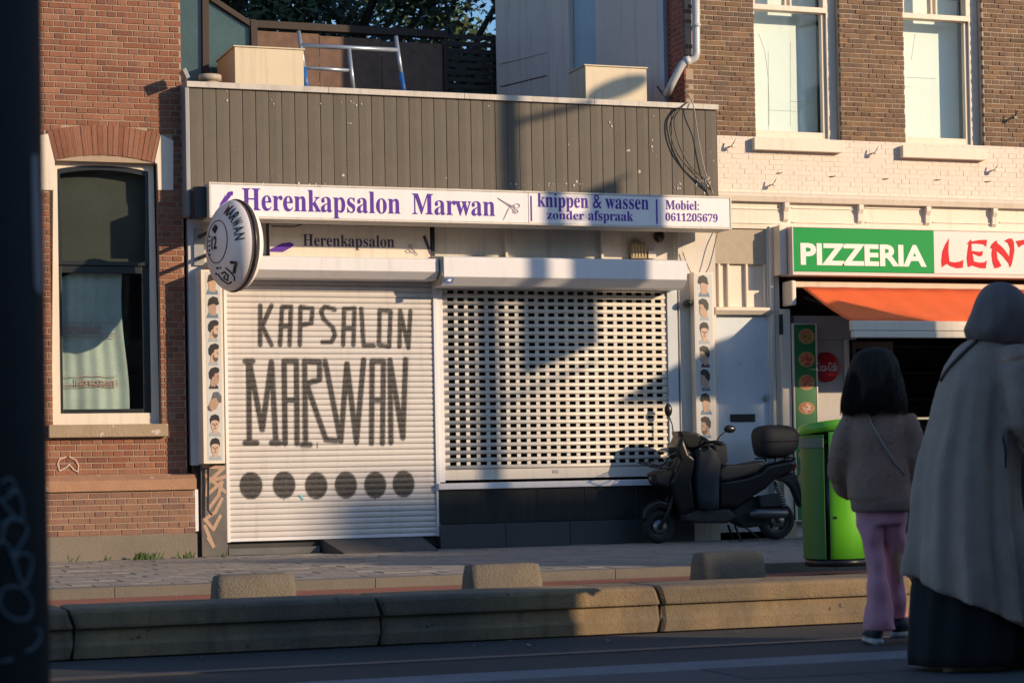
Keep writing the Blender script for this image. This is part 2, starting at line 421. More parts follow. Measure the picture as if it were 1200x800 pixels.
# ================================================================== left brick house
brickm = mat('red_brick', (.3, .14, .09), .85, .3, 2.2, .8, 90, streak=.35, tint=[(.215, .08, .045), (.28, .12, .07), (.24, .092, .052), (.18, .072, .048), (.3, .14, .085), (.23, .1, .06)])
mort = mat('mortar', (.38, .29, .21), .9, .15, 12, .4, 90)
ston = mat('sandstone', (.33, .25, .17), .85, .18, 7, .7, 50, spots=((.5, .45, .4), 9, .68))
H1 = thing('brick_house', 'red brick house with an arched window at the left behind the black post', 'house', (-6, 0, 0))
XR = W(216, 300, 0).x
zt = 6.4
wl, wr, wz0, _ = RX(60, 190, 187, 497, 0); wtop = W(122, 186, 0).z; wtop_e = W(62, 193, 0).z
zt2 = W(122, 192).z; zb2 = wz0-.02
mbd = MB().box(-12, wl-.004, .0075, .4, -.2, zt).box(wr+.004, XR-.004, .0075, .4, -.2, zt).box(wl-.004, wr+.004, .0075, .4, zt2+.02, zt).box(wl-.004, wr+.004, .0075, .4, -.2, zb2-.02)
mbd.build('mortar_bed', mort, H1)
MB().box(XR-.3, XR-.006, .4, 8, -.2, zt).box(-12, -11.7, .4, 8, -.2, zt).box(-12, XR-.006, 8, 8.2, -.2, zt).box(-12, XR-.006, .4, 8, zt-.15, zt-.01).build('side_wall', mat('side_brick', (.25, .13, .09), .9, .2, 6), H1)
# arch
acx = (W(64, 190).x+W(182, 191).x)/2; ahw = (W(182, 191).x-W(64, 190).x)/2
aR = 2.0; acz = W(122, 182).z-aR; ath = W(122, 147).z-W(122, 182).z
a0 = math.asin(ahw/aR)
nv = 21
for i in range(nv):
    a = -a0+(2*a0)*(i+.04)/nv; b = -a0+(2*a0)*(i+.96)/nv; d = random.uniform(-.004, .004)
    pts = [(acx+math.sin(q)*r_, acz+math.cos(q)*r_) for q, r_ in ((a, aR), (b, aR), (b, aR+ath), (a, aR+ath))]
    MB().prism(pts, -.004+d, .05, 'y').build('arch_brick', brickm, H1, .003)
MB().prism([(acx+math.sin(-a0+2*a0*i/12)*aR, acz+math.cos(-a0+2*a0*i/12)*aR) for i in range(13)]+[(acx+math.sin(a0-2*a0*i/12)*(aR+ath), acz+math.cos(a0-2*a0*i/12)*(aR+ath)) for i in range(13)], .002, .03, 'y').build('arch_mortar', mort, H1)
wh = cream()
def arch_hole(z):
    for_r = z-acz
    if for_r <= 0 or for_r >= aR+ath: return None
    top = math.sqrt((aR+ath)**2-for_r**2)
    if for_r < (aR)*math.cos(a0): return None
    side = min(top, math.tan(a0)*for_r)
    return (acx-side, acx+side)
pl = pxp([(40, 160), (56, 157), (64, 190), (62, 223), (40, 223)], 0); MB().prism(pl, -.012, .05, 'y').build('white_springer', wh, H1, .003)
plr = pxp([(188, 158), (203, 165), (203, 223), (185, 223), (184, 193), (181, 190)], 0); MB().prism(plr, -.012, .05, 'y').build('white_springer', wh, H1, .003)
spz0, spz1 = W(50, 223).z, W(50, 158).z
spr0, spr1 = W(194, 223).z, W(194, 161).z
holes = [hole(wl, wr, wz0-.01, W(62, 191).z), arch_hole, hole(-9, pl[3][0], spz0, spz1), hole(plr[4][0], plr[2][0], spr0, spr1)]
sx0, sx1, sz0, sz1 = RX(57, 497, 197, 512, -.06)
plz = W(140, 556, -.1).z; pcz = W(140, 575, -.12).z
holes.append(hole(sx0, sx1, sz0, sz1))
bk = courses(-5.75, XR, plz, zt, 0, .06, .205, holes=holes, rough=.002)
pieces(bk, 'brick', brickm, H1, 270, near=lambda b: abs(b[4]-3.6)+.2*abs(b[0]+4))
# sill, plinth
B('window_sill', ston, H1, sx0, sx1, -.075, .03, sz0, sz1, .008)
XP = W(229, 600, -.12).x
MB().box(-12, XP-.01, -.1125, .02, -.05, pcz).build('plinth_bed', mort, H1)
MB().prism([(-.15, pcz), (-.15, plz-.055), (-.02, plz), (.012, plz), (.012, pcz)], -12, XP+.01, 'x').build('plinth_cap', mat('cap_brick', (.36, .2, .12), .85, .2, 8, .7, 60, spots=((.5, .42, .35), 12, .7)), H1, .004)
bz0 = W(140, 627, -.12).z
bk = courses(-5.75, XP, bz0, pcz, -.12, .06, .205, depth=.02, rough=.002); pieces(bk, 'plinth_brick', mat('plinth_brick', (.27, .15, .11), .85, .2, 9, .6, 90, tint=[(.2, .105, .07), (.25, .135, .09), (.22, .115, .078), (.17, .095, .075)]), H1, 100)
MB().box(-12, XP+.012, -.135, .02, -.1, bz0).build('cement_base', mat('cement_base', (.18, .155, .125), .9, .15, 4, .5, 70, spots=((.42, .38, .34), 7, .69)), H1, .006)
MB().box(XP-.005, XP+.03, -.118, -.02, bz0+.02, pcz).build('lit_end_strip', white(), H1, .002)  # white strip standing for the sunlit end face of the plinth
# chalk doodle on bricks
dd = MB(); stroke(dd, [(W(q[0]/4+40, q[1]/4+460).x, W(q[0]/4+40, q[1]/4+460).z) for q in [(150, 300), (120, 310), (110, 335), (120, 365), (150, 350), (165, 335), (185, 360), (205, 370), (208, 340), (195, 315), (165, 300)]], .012, -.006, .002)
dd.build('chalk_doodle', mat('chalk', (.55, .4, .33), .9, .3, 60), H1)
# window
Wn = H1
yf = .10
fx0, fx1 = wl, wr; fz0 = wz0
outer = [(fx0, fz0), (fx1, fz0), (fx1, W(187, 193).z)]+[(acx+math.sin(a0-2*a0*i/10)*(aR-.004), acz+math.cos(a0-2*a0*i/10)*(aR-.004)) for i in range(11)]+[(fx0, W(62, 191).z)]
ix0, ix1, iz0, _z = RX(69, 196, 176, 484, yf)
itop_e = W(70, 200, yf).z; iR = 2.1
icx = (ix0+ix1)/2; ihw = (ix1-ix0)/2; ia = math.asin(ihw/iR); icz = W(122, 194, yf).z-iR
inner = [(ix0, iz0), (ix1, iz0)]+[(icx+math.sin(ia-2*ia*i/10)*iR, icz+math.cos(ia-2*ia*i/10)*iR) for i in range(11)]
def ring_plate(mb, outer, inner, y0, y1):
    """frame between two outlines, both given as matching lists"""
    n = len(outer); vs = [(p[0], y0, p[1]) for p in outer]+[(p[0], y0, p[1]) for p in inner]+[(p[0], y1, p[1]) for p in outer]+[(p[0], y1, p[1]) for p in inner]
    fs = []
    for i in range(n):
        j = (i+1) % n
        fs += [(i, j, j+n, i+n), (i+2*n, i+3*n, j+3*n, j+2*n), (i+n, j+n, j+3*n, i+3*n), (i, i+2*n, j+2*n, j)]
    return mb.add(vs, fs)
o2 = outer[:2]+[outer[3+i] for i in range(11)]
win = ring_plate(MB(), o2, inner, yf, yf+.08).build('window', wh, H1, .003)
# dark sashes
mz = W(122, 306, yf).z; mz2 = W(122, 316, yf).z
sm = mat('dark_green_paint', (.012, .016, .018), .35, .1, 5)
e = .045
inn2 = [(ix0+e, mz+.0), (ix1-e, mz+.0)]+[(icx+math.sin(ia-2*ia*i/10)*(iR-e)*.955+0, icz+math.cos(ia-2*ia*i/10)*(iR-e)) for i in range(11)]
inn1 = [(ix0, mz-.04), (ix1, mz-.04)]+inner[2:]
ring_plate(MB(), inn1, inn2, yf+.02, yf+.07).build('upper_sash', sm, win, .003)
low = MB(); l0, l1 = W(74, 400, yf).x, W(168, 400, yf).x; lz = W(122, 479, yf).z
low.box(ix0, l0, yf+.045, yf+.09, iz0, mz-.041).box(l1, ix1, yf+.045, yf+.09, iz0, mz-.041).box(l0, l1, yf+.045, yf+.09, iz0, lz).box(l0, l1, yf+.045, yf+.09, mz2-.03, mz-.041)
low.build('lower_sash', sm, win, .003)
gl = glass('window_glass', (.93, .96, .95), .8)
MB().box(ix0+.01, ix1-.01, yf+.05, yf+.054, mz, W(122, 196, yf).z).build('pane', gl, win)
MB().box(l0-.005, l1+.005, yf+.07, yf+.074, lz-.005, mz2).build('pane', gl, win)
# curtain of greenish plastic behind lower pane
cu = MB(); nx, nz = 40, 12; cx0, cx1 = l0-.02, W(149, 400, .2).x
vs = []
for j in range(nz+1):
    for i in range(nx+1):
        u = i/nx; v = j/nz; edge = (.025*math.sin(v*5+1)-.03*v)*u
        vs.append((cx0+(cx1-cx0)*u+edge, .24+.012*math.sin(u*9+v*2)+.006*math.sin(u*31), lz-.03+(mz2-lz+.02)*v-(.25*max(0, .28-u) if j == nz else 0)))
cu.add(vs, [(j*(nx+1)+i, j*(nx+1)+i+1, (j+1)*(nx+1)+i+1, (j+1)*(nx+1)+i) for j in range(nz) for i in range(nx)], smooth=True)
cu.build('curtain', mat('pale_plastic', (.38, .45, .42), .6, .25, 5), win)
redt = mat('faded_red_print', (.42, .24, .21), .8, .3, 20)
for (a, b_, t1, t2) in ((268, 430, 70, 108), (325, 495, 300, 335)):
    x0_, x1_ = W(a/3.636, 380, .215).x, W(b_/3.636, 380, .215).x
    to_text('motoroil', x1_, x0_, W(100, 360+t2/3.636, .215).z, W(100, 360+t1/3.636, .215).z, .213, redt, 'faded_print', win)
st = MB()
for zz in (378, 391, 395, 441, 450, 453): 
    z_ = W(100, zz, .215).z; stroke(st, [(W(73, 380, .215).x, z_), (W(137, 380, .215).x, z_)], .006, .213)
st.build('faded_line', redt, win)
MB().box(ix0-.05, ix1+.05, .26, .262, mz-.1, wtop).build('pane_reflection_sheet', mat('pane_reflection_tone', (.045, .048, .04), .8, .4, 3), win)  # dim sheet added to stand for soft reflections in the upper pane
MB().box(wl-.3, wr+.3, .9, .92, 0, 5).build('dark_room', mat('room_dark', (.03, .028, .026), .9, .1), H1)
# ================================================================== barber shop
S = thing('barber_shop', 'single storey barber shop front with dark clad top and two roller shutters', 'shop', (0, 0, 0))
YF = -.21
fx0, fx1 = W(219, 170, YF).x, W(842, 170, YF).x
ct = W(500, 108, YF).z; cb = W(500, 114.5, YF).z; fb = W(500, 224, YF).z-.06
plank = mat('brown_grey_cladding', (.11, .1, .09), .7, .16, 5, .2, 60, tint=[(.1, .084, .066), (.115, .098, .078), (.104, .088, .07), (.11, .093, .074)], spots=((.5, .47, .43), 9, .73), streak=.3)
x = fx0+.03; nP = 43; pw = (fx1-.02-x)/nP; random.seed(5)
for i in range(nP):
    a = x+i*pw; t = random.uniform(0, .004)
    vs = []
    prof = [(a+.001, YF+.008), (a+.006, YF+.004-t), (a+pw*.6, YF+.0), (a+pw-.008, YF+.002), (a+pw-.001, YF+.006), (a+pw-.001, YF+.03), (a+.001, YF+.03)]
    MB().prism(prof, fb, cb+.01, 'z').build('cladding_plank', plank, S)
MB().box(fx0, fx1, YF+.031, .6, fb, ct-.03).build('parapet', mat('parapet_dark', (.05, .045, .04), .8, .1), S)
trim = mat('pale_trim', (.52, .48, .43), .5, .2, 6, .2, 40, streak=.4)
n = 4
for i in range(n):
    a = fx0+(fx1+.0-fx0)*i/n; b = fx0+(fx1-fx0)*(i+1)/n
    MB().prism([(YF-.03, cb), (YF-.03, ct), (YF+.12, ct+.012), (YF+.12, cb)], a+.002, b-.002, 'x').build('coping', trim, S, .003)
MB().box(fx0-.012, fx0+.028, YF-.012, .05, fb-.25, ct).build('corner_trim', zinc(), S, .003)
MB().prism(pxp([(211, 84), (215, 82), (220, 93), (216, 95)], YF), YF-.12, YF+.06, 'y').build('flashing', zinc(), S, .003)
# flaked paint patches
fl = MB(); random.seed(11)
flm = mat('flaked_paint', (.55, .52, .48), .8, .2, 40)
for (px, py, n_, sx, sy) in ((822, 214, 34, 9, 7), (765, 170, 6, 3, 40), (716, 150, 3, 4, 25), (795, 218, 8, 8, 5), (266, 116, 3, 2, 6), (380, 121, 8, 60, 3), (408, 143, 3, 3, 4), (640, 216, 12, 70, 2), (330, 216, 7, 60, 2)):
    for i in range(n_):
        c = W(px+random.gauss(0, sx*.5), py+random.gauss(0, sy*.5), YF); r = random.uniform(.004, .013)
        if not (fb < c.z < cb-.02 and c.x < fx1-.03): continue
        k = random.randint(4, 6); pts = [(c.x+r*random.uniform(.5, 1)*math.cos(6.28*j/k), c.z+1.6*r*random.uniform(.5, 1)*math.sin(6.28*j/k)) for j in range(k)]
        fl.prism(pts, YF-.0075, YF-.004, 'y')
tag(fl.build('flaked_paint', flm, S), kind='stuff')
# body of the shop: roof slab, back wall, side returns
MB().box(fx0+.03, fx1-.01, .5, 5.4, 4.1, 4.35).build('roof', mat('roof_felt', (.06, .06, .06), .9, .2), S)
MB().box(fx0+.03, fx1-.01, 5.4, 5.6, 0, 4.35).build('back_wall', mat('render_grey', (.3, .28, .26), .9), S)
wb = mat('shop_white', (.6, .56, .5), .6, .1, 4, .15, 50, streak=.3)
z262 = W(500, 262, 0).z
MB().box(W(222, 300, 0).x, fx1-.004, .06, .12, W(600, 322, 0).z-.1, 4.2).build('upper_wall', wb, S)
for px, wpx, m_ in ((507, 4, darkm()), (593, 3, wb), (705, 3, wb), (315, 4, darkm()), (792, 4, wb)):
    x0_, x1_, z0_, z1_ = RX(px-wpx/2, 262, px+wpx/2, 301, .02); B('mullion', m_, S, x0_, x1_, .0, .059, z0_-.02, z1_+.05)
x0_, x1_, z0_, z1_ = RX(739, 285, 757, 303, 0); bxv = B('vent_box', mat('brass_grille', (.25, .19, .1), .5, .2), S, x0_, x1_, -.02, .059, z0_, z1_)
gm = MB()
for i in range(5):
    t = x0_+.02+(x1_-x0_-.04)*i/4; gm.box(t-.004, t+.004, -.028, -.0205, z0_+.02, z1_-.02)
gm.build('grille_bar', mat('brass_bar', (.5, .4, .25), .4, .1), bxv)
B('junction_box', wb, S, *RX(759, 294, 768, 303, 0)[:2], -.02, .059, *RX(759, 294, 768, 303, 0)[2:])
cc_ = W(776, 276, -.1); lm = MB().ell((cc_.x, -.02, cc_.z), (.055, .09, .07), 14, 8).build('alarm_lamp', black(), S)
# left pilaster, blue shade mixed into its white paint, and right pier
x0_, x1_, z0_, z1_ = RX(222, 256, 238, 545, -.02); MB().box(x0_, x1_, -.02, .1, z0_, z1_).build('pilaster', mat('white_paint_shade', (.55, .56, .58), .6, .1, 4, streak=.3), S, .003)
x0_, x1_, z0_, z1_ = RX(797, 256, 842, 600, -.03); pier = MB().box(x0_, fx1+.02, -.03, .1, 0, z1_).build('pier', wb, S, .004)
# dark recess behind the shutters (interior)
MB().box(fx0+.05, fx1-.2, 1.1, 1.12, 0, 3).build('interior_wall', mat('room_dark2', (.05, .047, .045), .9, .1), S)
MB().box(fx0+.05, fx1-.2, .13, 1.1, -.02, .0).build('interior_floor', mat('room_dark3', (.03, .03, .03), .9, .1), S)
# plinth of black tiles under right shutter
blk = mat('black_stone', (.018, .02, .022), .28, .3, 5, .1, 30, streak=.25)
pzt = W(640, 571, -.05).z; pzm = W(640, 611, -.05).z
X0, X1 = W(514, 600, -.04).x, W(812, 600, -.04).x
xx = [X0, X0+.52, X0+1.08, X0+1.62, X0+2.2, X1]
for i in range(5): MB().cbox(xx[i]+.002, xx[i+1]-.002, -.05, .1, pzm+.004, pzt, .003).build('stone_panel', blk, S)
for i in range(4):
    a = X0+(X1-X0)*i/4; b = X0+(X1-X0)*(i+1)/4; MB().cbox(a+.002, b-.002, -.085, .1, 0, pzm, .004).build('stone_panel', mat('grey_stone', (.04, .043, .047), .45, .25, 6, .2, 60), S)
# graffiti pillar at left
x0_, x1_, z0_, z1_ = RX(236, 545, 266, 650, -.06)
gp = MB().box(x0_, x1_, -.06, .1, 0, z1_).build('pillar_base', mat('scratched_metal', (.14, .125, .115), .5, .3, 9, .2, 40, col2=(.09, .085, .08)), S, .004)
gs = MB()
ptsg = [[(45, 515), (105, 520), (60, 560), (110, 545)], [(60, 560), (55, 600), (100, 560), (90, 600), (60, 640)], [(100, 610), (80, 650), (50, 670), (75, 700), (95, 660)], [(50, 690), (75, 750), (60, 725)], [(50, 540), (110, 590)]]
for s_ in ptsg: stroke(gs, pxp(s_, -.06, 2.5, 220, 340), .035, -.0605)
gs.build('spray_scrawl', mat('tan_spray', (.42, .28, .2), .8, .3, 30), S)
hd = MB(); q = [W(244, 548, -.1), W(244, 597, -.1), W(248, 603, -.12)]; hd.tube([(q[0].x, -.1, q[0].z), (q[1].x, -.1, q[1].z), (q[2].x, -.13, q[2].z)], .011, 8)
hd.build('bar_handle', darkm(), S)
MB().box(W(229, 600, -.1).x+.01, x0_-.002, -.02, .1, 0, z1_).build('dark_gap', black(), S)
# dark step recess and ramp
x0_, x1_, z0_, z1_ = RX(266, 630, 514, 652, 0)
MB().box(x0_, x1_+.02, .05, .1, 0, .3).build('door_base', mat('base_dark', (.03, .032, .035), .6, .2, 8), S)
MB().box(x0_+.01, x0_+.95, -.02, .049, .0, .07).build('threshold', mat('threshold_grey', (.1, .1, .1), .6, .2, 8), S, .006)
R0_, R1_ = W(376, 630, 0).x, W(482, 630, 0).x
rp = MB().add([(R0_, .04, .15), (R1_+.1, .04, .15), (R1_+.15, -.42, .012), (R0_+.12, -.42, .012), (R0_, .04, 0), (R1_+.1, .04, 0), (R1_+.15, -.42, 0), (R0_+.12, -.42, 0)], [(0, 1, 2, 3), (4, 7, 6, 5), (0, 3, 7, 4), (1, 5, 6, 2), (3, 2, 6, 7), (0, 4, 5, 1)])
tag(rp.build('entry_ramp', mat('ramp_grey', (.07, .068, .066), .75, .25, 8, .4, 60)), 'dark sloping ramp plate leading up to the white painted shutter', 'ramp')

# ------------------------------------------------------------------ main sign box
YS = -.56
x0_, x1_, z0_, z1_ = RX(245, 213, 857, 254, YS)
z1_ = W(551, 222, YS).z; z0_ = W(551, 262, YS).z; x0_ = W(245, 235, YS).x; x1_ = W(857, 250, YS).x
SG = thing('shop_sign', 'long white lightbox sign with purple lettering over the two shutters', 'sign', ((x0_+x1_)/2, YS, z0_))
signw = mat('sign_white', (.8, .77, .79), .35, .04, 3, streak=.1)
xs_ = W(619, 240, YS).x
B('sign_panel', signw, SG, x0_+.02, xs_-.003, YS-.004, YS+.02, z0_+.02, z1_-.02); B('sign_panel', signw, SG, xs_+.003, x1_-.02, YS-.004, YS+.02, z0_+.02, z1_-.02)
fr = mat('sign_frame', (.62, .57, .5), .5, .1, 6, streak=.3)
MB().box(x0_, x1_, YS+.021, YF-.0, z0_, z1_).box(x0_, x1_, YS-.01, YS+.021, z1_-.018, z1_).box(x0_, x1_, YS-.01, YS+.021, z0_, z0_+.018).box(x0_, x0_+.018, YS-.01, YS+.021, z0_+.018, z1_-.018).box(x1_-.018, x1_, YS-.01, YS+.021, z0_+.018, z1_-.018).build('sign_box', fr, SG, .002)
B('end_bracket', black(), SG, x0_-.12, x0_-.002, YF-.24, YF-.001, z0_+.02, z1_-.03)
pur = mat('purple_vinyl', (.1, .035, .32), .5, .05, 8, spec=.2)
YT = YS-.0045
def tline(s, a, b, top, bot, m=pur, nm='lettering', par=SG, y=YT, bold=0.0):
    mx = (a+b)/2; ym = (top+bot)/2
    return to_text(serif(s), W(a, ym, y).x, W(b, ym, y).x, W(mx, bot, y).z, W(mx, top, y).z, y, m, nm, par, bold=bold)
tline('Herenkapsalon', 284, 469, 223, 256); tline('Marwan', 483, 580, 228, 254.5-2)
tline('knippen & wassen', 630, 760, 227, 249); tline('zonder', 641, 684.5, 247, 257.3); tline('afspraak', 689.5, 742, 247, 262)
tline('Mobiel:', 780, 819, 235, 246); tline('0611205679', 780, 841, 250, 259.5)
for px in (622.5, 769.5):
    plate([(W(px-.8, 240, YT).x, z0_+.04), (W(px+.8, 240, YT).x, z0_+.04), (W(px+.8, 240, YT).x, z1_-.05), (W(px-.8, 240, YT).x, z1_-.05)], YT, pur, 'divider', SG)
raz = [(195, 150), (205, 110), (235, 65), (262, 30), (285, 28), (290, 45), (275, 70), (240, 110), (215, 140)]
plate(pxp(raz, YT, 6.15, 225, 220), YT, pur, 'razor_emblem', SG)
for r_ in ([(236, 58), (244, 46), (248, 50), (240, 62)], [(283, 24), (296, 30), (294, 56), (290, 54)]): plate(pxp(r_, YT, 6.15, 225, 220), YT-.0035, signw if r_[0][0] == 236 else pur, 'emblem_detail', SG)
def scissors(o, y, par, m, sc, ox, oy, w_=.006):
    s_ = MB()
    for ln in o: stroke(s_, pxp(ln, y, sc, ox, oy), w_, y)
    s_.build('scissors_emblem', m, par)
circ = lambda cx, cy, r, r2=None, n=12: [(cx+r*math.cos(6.283*i/n), cy+(r2 or r)*math.sin(6.283*i/n)) for i in range(n+1)]
grey_l = mat('grey_line', (.3, .25, .33), .5, .05)
scissors([[(277, 107), (345, 150)], [(283, 112), (338, 140)], [(277, 107), (325, 142), (350, 165)], [(302, 185), (325, 140)], circ(352, 138, 11, 9), circ(347, 160, 10, 7), [(325, 140), (342, 133)], [(300, 192), (318, 150)]], YT, SG, grey_l, 3.333, 500, 200)

# second sign under it
x0_, x1_, z0_, z1_ = RX(316, 264, 504, 301, -.03)
z0_ -= .03
S2 = thing('small_shop_sign', 'narrow cream sign with dark Herenkapsalon lettering below the long purple sign', 'sign', ((x0_+x1_)/2, -.03, z0_))
B('sign_panel', mat('sign_cream', (.66, .6, .52), .5, .05, 4, streak=.2), S2, x0_, x1_, -.03, .02, z0_, z1_)
tline('Herenkapsalon', 355, 462, 275.5, 293, mat('dark_purple', (.05, .03, .09), .5, .05), par=S2, y=-.031)
plate(pxp([(345, 345), (350, 335), (400, 310), (435, 305), (452, 313), (445, 325), (405, 347)], -.031, 3.636, 220, 200), -.031, pur, 'razor_emblem', S2)
plate(pxp([(1000, 280), (1012, 275), (1035, 335), (1040, 360), (1030, 355)], -.031, 3.636, 220, 200), -.031, mat('dark_purple', (0, 0, 0)), 'comb_emblem', S2)
scissors([[(938, 335), (975, 362)], [(945, 318), (980, 358)], circ(938, 343, 9, 7), circ(948, 322, 8, 8), [(948, 330), (970, 350), (945, 350)]], -.031, S2, grey_l, 3.636, 220, 200, .004)
cb_ = MB().tube([W(318, 265, -.06)+Vector((0, 0, 0)), W(345, 265.5, -.06), W(362, 260, -.1)], .006, 6)
tag(cb_.build('loose_cable', black()), 'thin black loose cable hanging below the left half of the long sign', 'cable')

# ------------------------------------------------------------------ left roller shutter with spray paint
shm = mat('shutter_slat', (.58, .55, .53), .45, .07, 5, streak=.18, attr_mask=(.012, .009, .008))
sx0, sx1 = W(267, 480, -.02).x, W(509, 480, -.02).x
sz0 = W(390, 627, -.02).z; sz1 = W(390, 322, -.02).z
SH = thing('painted_shutter', 'closed white roller shutter spray painted with black letters and six black dots', 'roller shutter', ((sx0+sx1)/2, -.02, sz0))
# painted strokes in photograph pixels (zoomed sheet: 2.5x from 220,340)
K = lambda *p: [(220+a/2.5, 340+b/2.5) for a, b in p]
st1 = [K((212, 45), (212, 160)), K((245, 45), (218, 105), (245, 160)), K((270, 160), (276, 50), (302, 48), (298, 160)), K((272, 105), (298, 105)),
       K((328, 160), (330, 50), (365, 54), (362, 96), (332, 102)), K((430, 57), (402, 48), (390, 62), (398, 85), (425, 110), (431, 132), (420, 152), (395, 152)),
       K((455, 160), (458, 55), (488, 53), (485, 160)), K((458, 112), (486, 112)), K((508, 55), (515, 162), (545, 162)), K((562, 60), (560, 160), (590, 165), (594, 62), (562, 59)),
       K((620, 165), (622, 60), (646, 168), (652, 62))]
st2 = [K((178, 208), (180, 445)), K((168, 447), (202, 447)), K((168, 208), (190, 208)), K((180, 208), (218, 408), (245, 210), (258, 445)), K((245, 447), (270, 447)),
       K((285, 448), (282, 208), (318, 208), (320, 448)), K((284, 322), (320, 322)),
       K((345, 450), (342, 208), (386, 210), (386, 262), (350, 272)), K((335, 452), (358, 452)), K((348, 275), (405, 438), (434, 440)),
       K((402, 208), (448, 442), (466, 215)), K((466, 215), (494, 445), (515, 205)),
       K((538, 448), (540, 208), (573, 208), (570, 448)), K((540, 322), (572, 322)), K((595, 445), (592, 205), (630, 432), (638, 203))]
def tow(s_): return [(W(a, b, -.02).x, W(a, b, -.02).z) for a, b in s_]
SEG = []
for s_ in st1: 
    q = tow(s_); SEG += [(a, b, .024) for a, b in zip(q[:-1], q[1:])]
for s_ in st2:
    q = tow(s_); SEG += [(a, b, .029) for a, b in zip(q[:-1], q[1:])]
for (a_, b_, l_) in ((378, 445, 16), (258, 447, 10), (494, 445, 12), (250, 160, 10), (345, 452, 9), (570, 447, 8), (282, 606, 9), (549, 606, 7)):
    q = tow(K((a_, b_), (a_+.5, b_+l_))); SEG.append((q[0], q[1], .0045))
DOT = [(W(220+a/2.5, 340+b/2.5, -.02).x, W(220+a/2.5, 340+b/2.5, -.02).z) for a, b in ((185, 572), (282, 570), (376, 572), (463, 570), (549, 570), (632, 567))]
def paint(x, z):
    best = 0.0
    for (a, b, w_) in SEG:
        if not (min(a[0], b[0])-.06 < x < max(a[0], b[0])+.06 and min(a[1], b[1])-.06 < z < max(a[1], b[1])+.06): continue
        dx, dz = b[0]-a[0], b[1]-a[1]; t = max(0, min(1, ((x-a[0])*dx+(z-a[1])*dz)/(dx*dx+dz*dz+1e-9)))
        d = math.hypot(x-a[0]-t*dx, z-a[1]-t*dz); best = max(best, 1-max(0, min(1, (d-w_*.82)/(w_*.42))))
    for c in DOT:
        d = math.hypot((x-c[0])/.118, (z-c[1])/.138)
        if d < 1.3: best = max(best, 1-max(0, min(1, (d-.95)/.1)))
    return best
ns = 46; ph = (sz1-sz0)/ns; nc = 190
for i in range(ns):
    z = sz0+i*ph
    pf = [(.02, z+.001), (.002, z+.002), (-.003, z+ph*.25), (-.0045, z+ph*.55), (-.003, z+ph*.85), (.003, z+ph*.97), (.012, z+ph*.995)]
    mb = MB(); vs = []; pc = []
    for j in range(nc+1):
        x = sx0+(sx1-sx0)*j/nc
        for k, (dy, zz) in enumerate(pf):
            vs.append((x, -.02+dy, zz)); pc.append(paint(x, zz)*(.85 if k in (1, 5) else (0 if k in (0, 6) else 1)) if .35 < zz < sz1-.15 else 0.0)
    m_ = len(pf); mb.add(vs, [(j*m_+k, j*m_+k+1, (j+1)*m_+k+1, (j+1)*m_+k) for j in range(nc) for k in range(m_-1)], smooth=True)
    o = mb.build('slat', shm, SH); a = o.data.attributes.new('paint', 'FLOAT', 'POINT'); a.data.foreach_set('value', pc)
# smudges
MB().box(sx0-.0, sx1, -.022, .045, sz0-.035, sz0).build('bottom_bar', white(), SH, .004)
gx = W(514, 480, -.03).x
B('guide_rail', white(), SH, sx1+.001, gx, -.045, .05, sz0-.04, sz1); B('guide_rail', white(), SH, sx0-.03, sx0-.001, -.045, .05, sz0-.04, sz1)
yb_ = -.36
bx0, bx1 = W(268, 312, yb_).x, W(514, 312, yb_).x; bz1 = W(400, 301, yb_).z; bz0 = W(400, 317, yb_).z
MB().prism([(.05, bz1+.04), (yb_+.02, bz1), (yb_, bz1-.02), (yb_, bz0), (yb_+.09, bz0-.075), (.05, bz0-.075)], bx0, bx1, 'x').build('shutter_box', white(), SH, .006)
MB().prism([(.04, bz1+.02), (yb_+.03, bz1-.01), (yb_+.01, bz0+.01), (yb_+.09, bz0-.065), (.04, bz0-.065)], bx1+.0005, bx1+.012, 'x').build('box_end_cap', mat('cap_grey', (.35, .35, .36), .5), SH)
sm_ = MB(); 
tag(stroke(sm_, pxp([(330, 600), (338, 612)], -.03, 2.5, 220, 340), .02, -.0285).build('blue_smudge', mat('blue_smudge', (.2, .5, .65), .6), SH))

# ------------------------------------------------------------------ perforated shutter
px0, px1 = W(519, 440, 0).x, W(782, 440, 0).x
pz0 = W(650, 548, 0).z; pz1 = W(650, 333, 0).z
PS = thing('perforated_shutter', 'closed perforated roller shutter with rows of small rectangular openings', 'roller shutter', ((px0+px1)/2, 0, pz0))
nr = 25; rh = (pz1-pz0)/nr; ncol = 22; cwid = (px1-px0-.08)/ncol
slat = MB()
pf = [(.004, 0), (-.010, .006), (-.016, rh*.22), (-.012, rh*.48), (.0, rh*.57), (.012, rh*.57), (.012, 0)]
slat.prism(pf, px0, px1, 'x', smooth=True)
for c in range(ncol+1):
    a = px0+.04+c*cwid; slat.box(a-cwid*.18, a+cwid*.18, -.006, .006, rh*.57, rh)
slat.box(px0, px0+.03, -.004, .008, rh*.45, rh).box(px1-.03, px1, -.004, .008, rh*.45, rh)
s0 = None
pm = mat('perforated_slat', (.6, .56, .5), .42, .07, 6, streak=.15)
for r in range(nr):
    if s0 is None: s0 = slat.build('slat', pm, PS); s0.location.z = 0; b0 = s0
    else: b0 = s0.copy(); COL.objects.link(b0); b0.parent = PS
    b0.location = (s0.location.x, s0.location.y, rh*r)
B('bottom_bar', pm, PS, px0, px1, -.018, .02, W(650, 560, 0).z, pz0-.001)
yb_ = -.43
B('sill_rail', white(), S, W(514, 567, -.08).x, W(768, 567, -.08).x+.35, -.09, .08, pzt+.001, W(650, 563.5, -.08).z, .006)
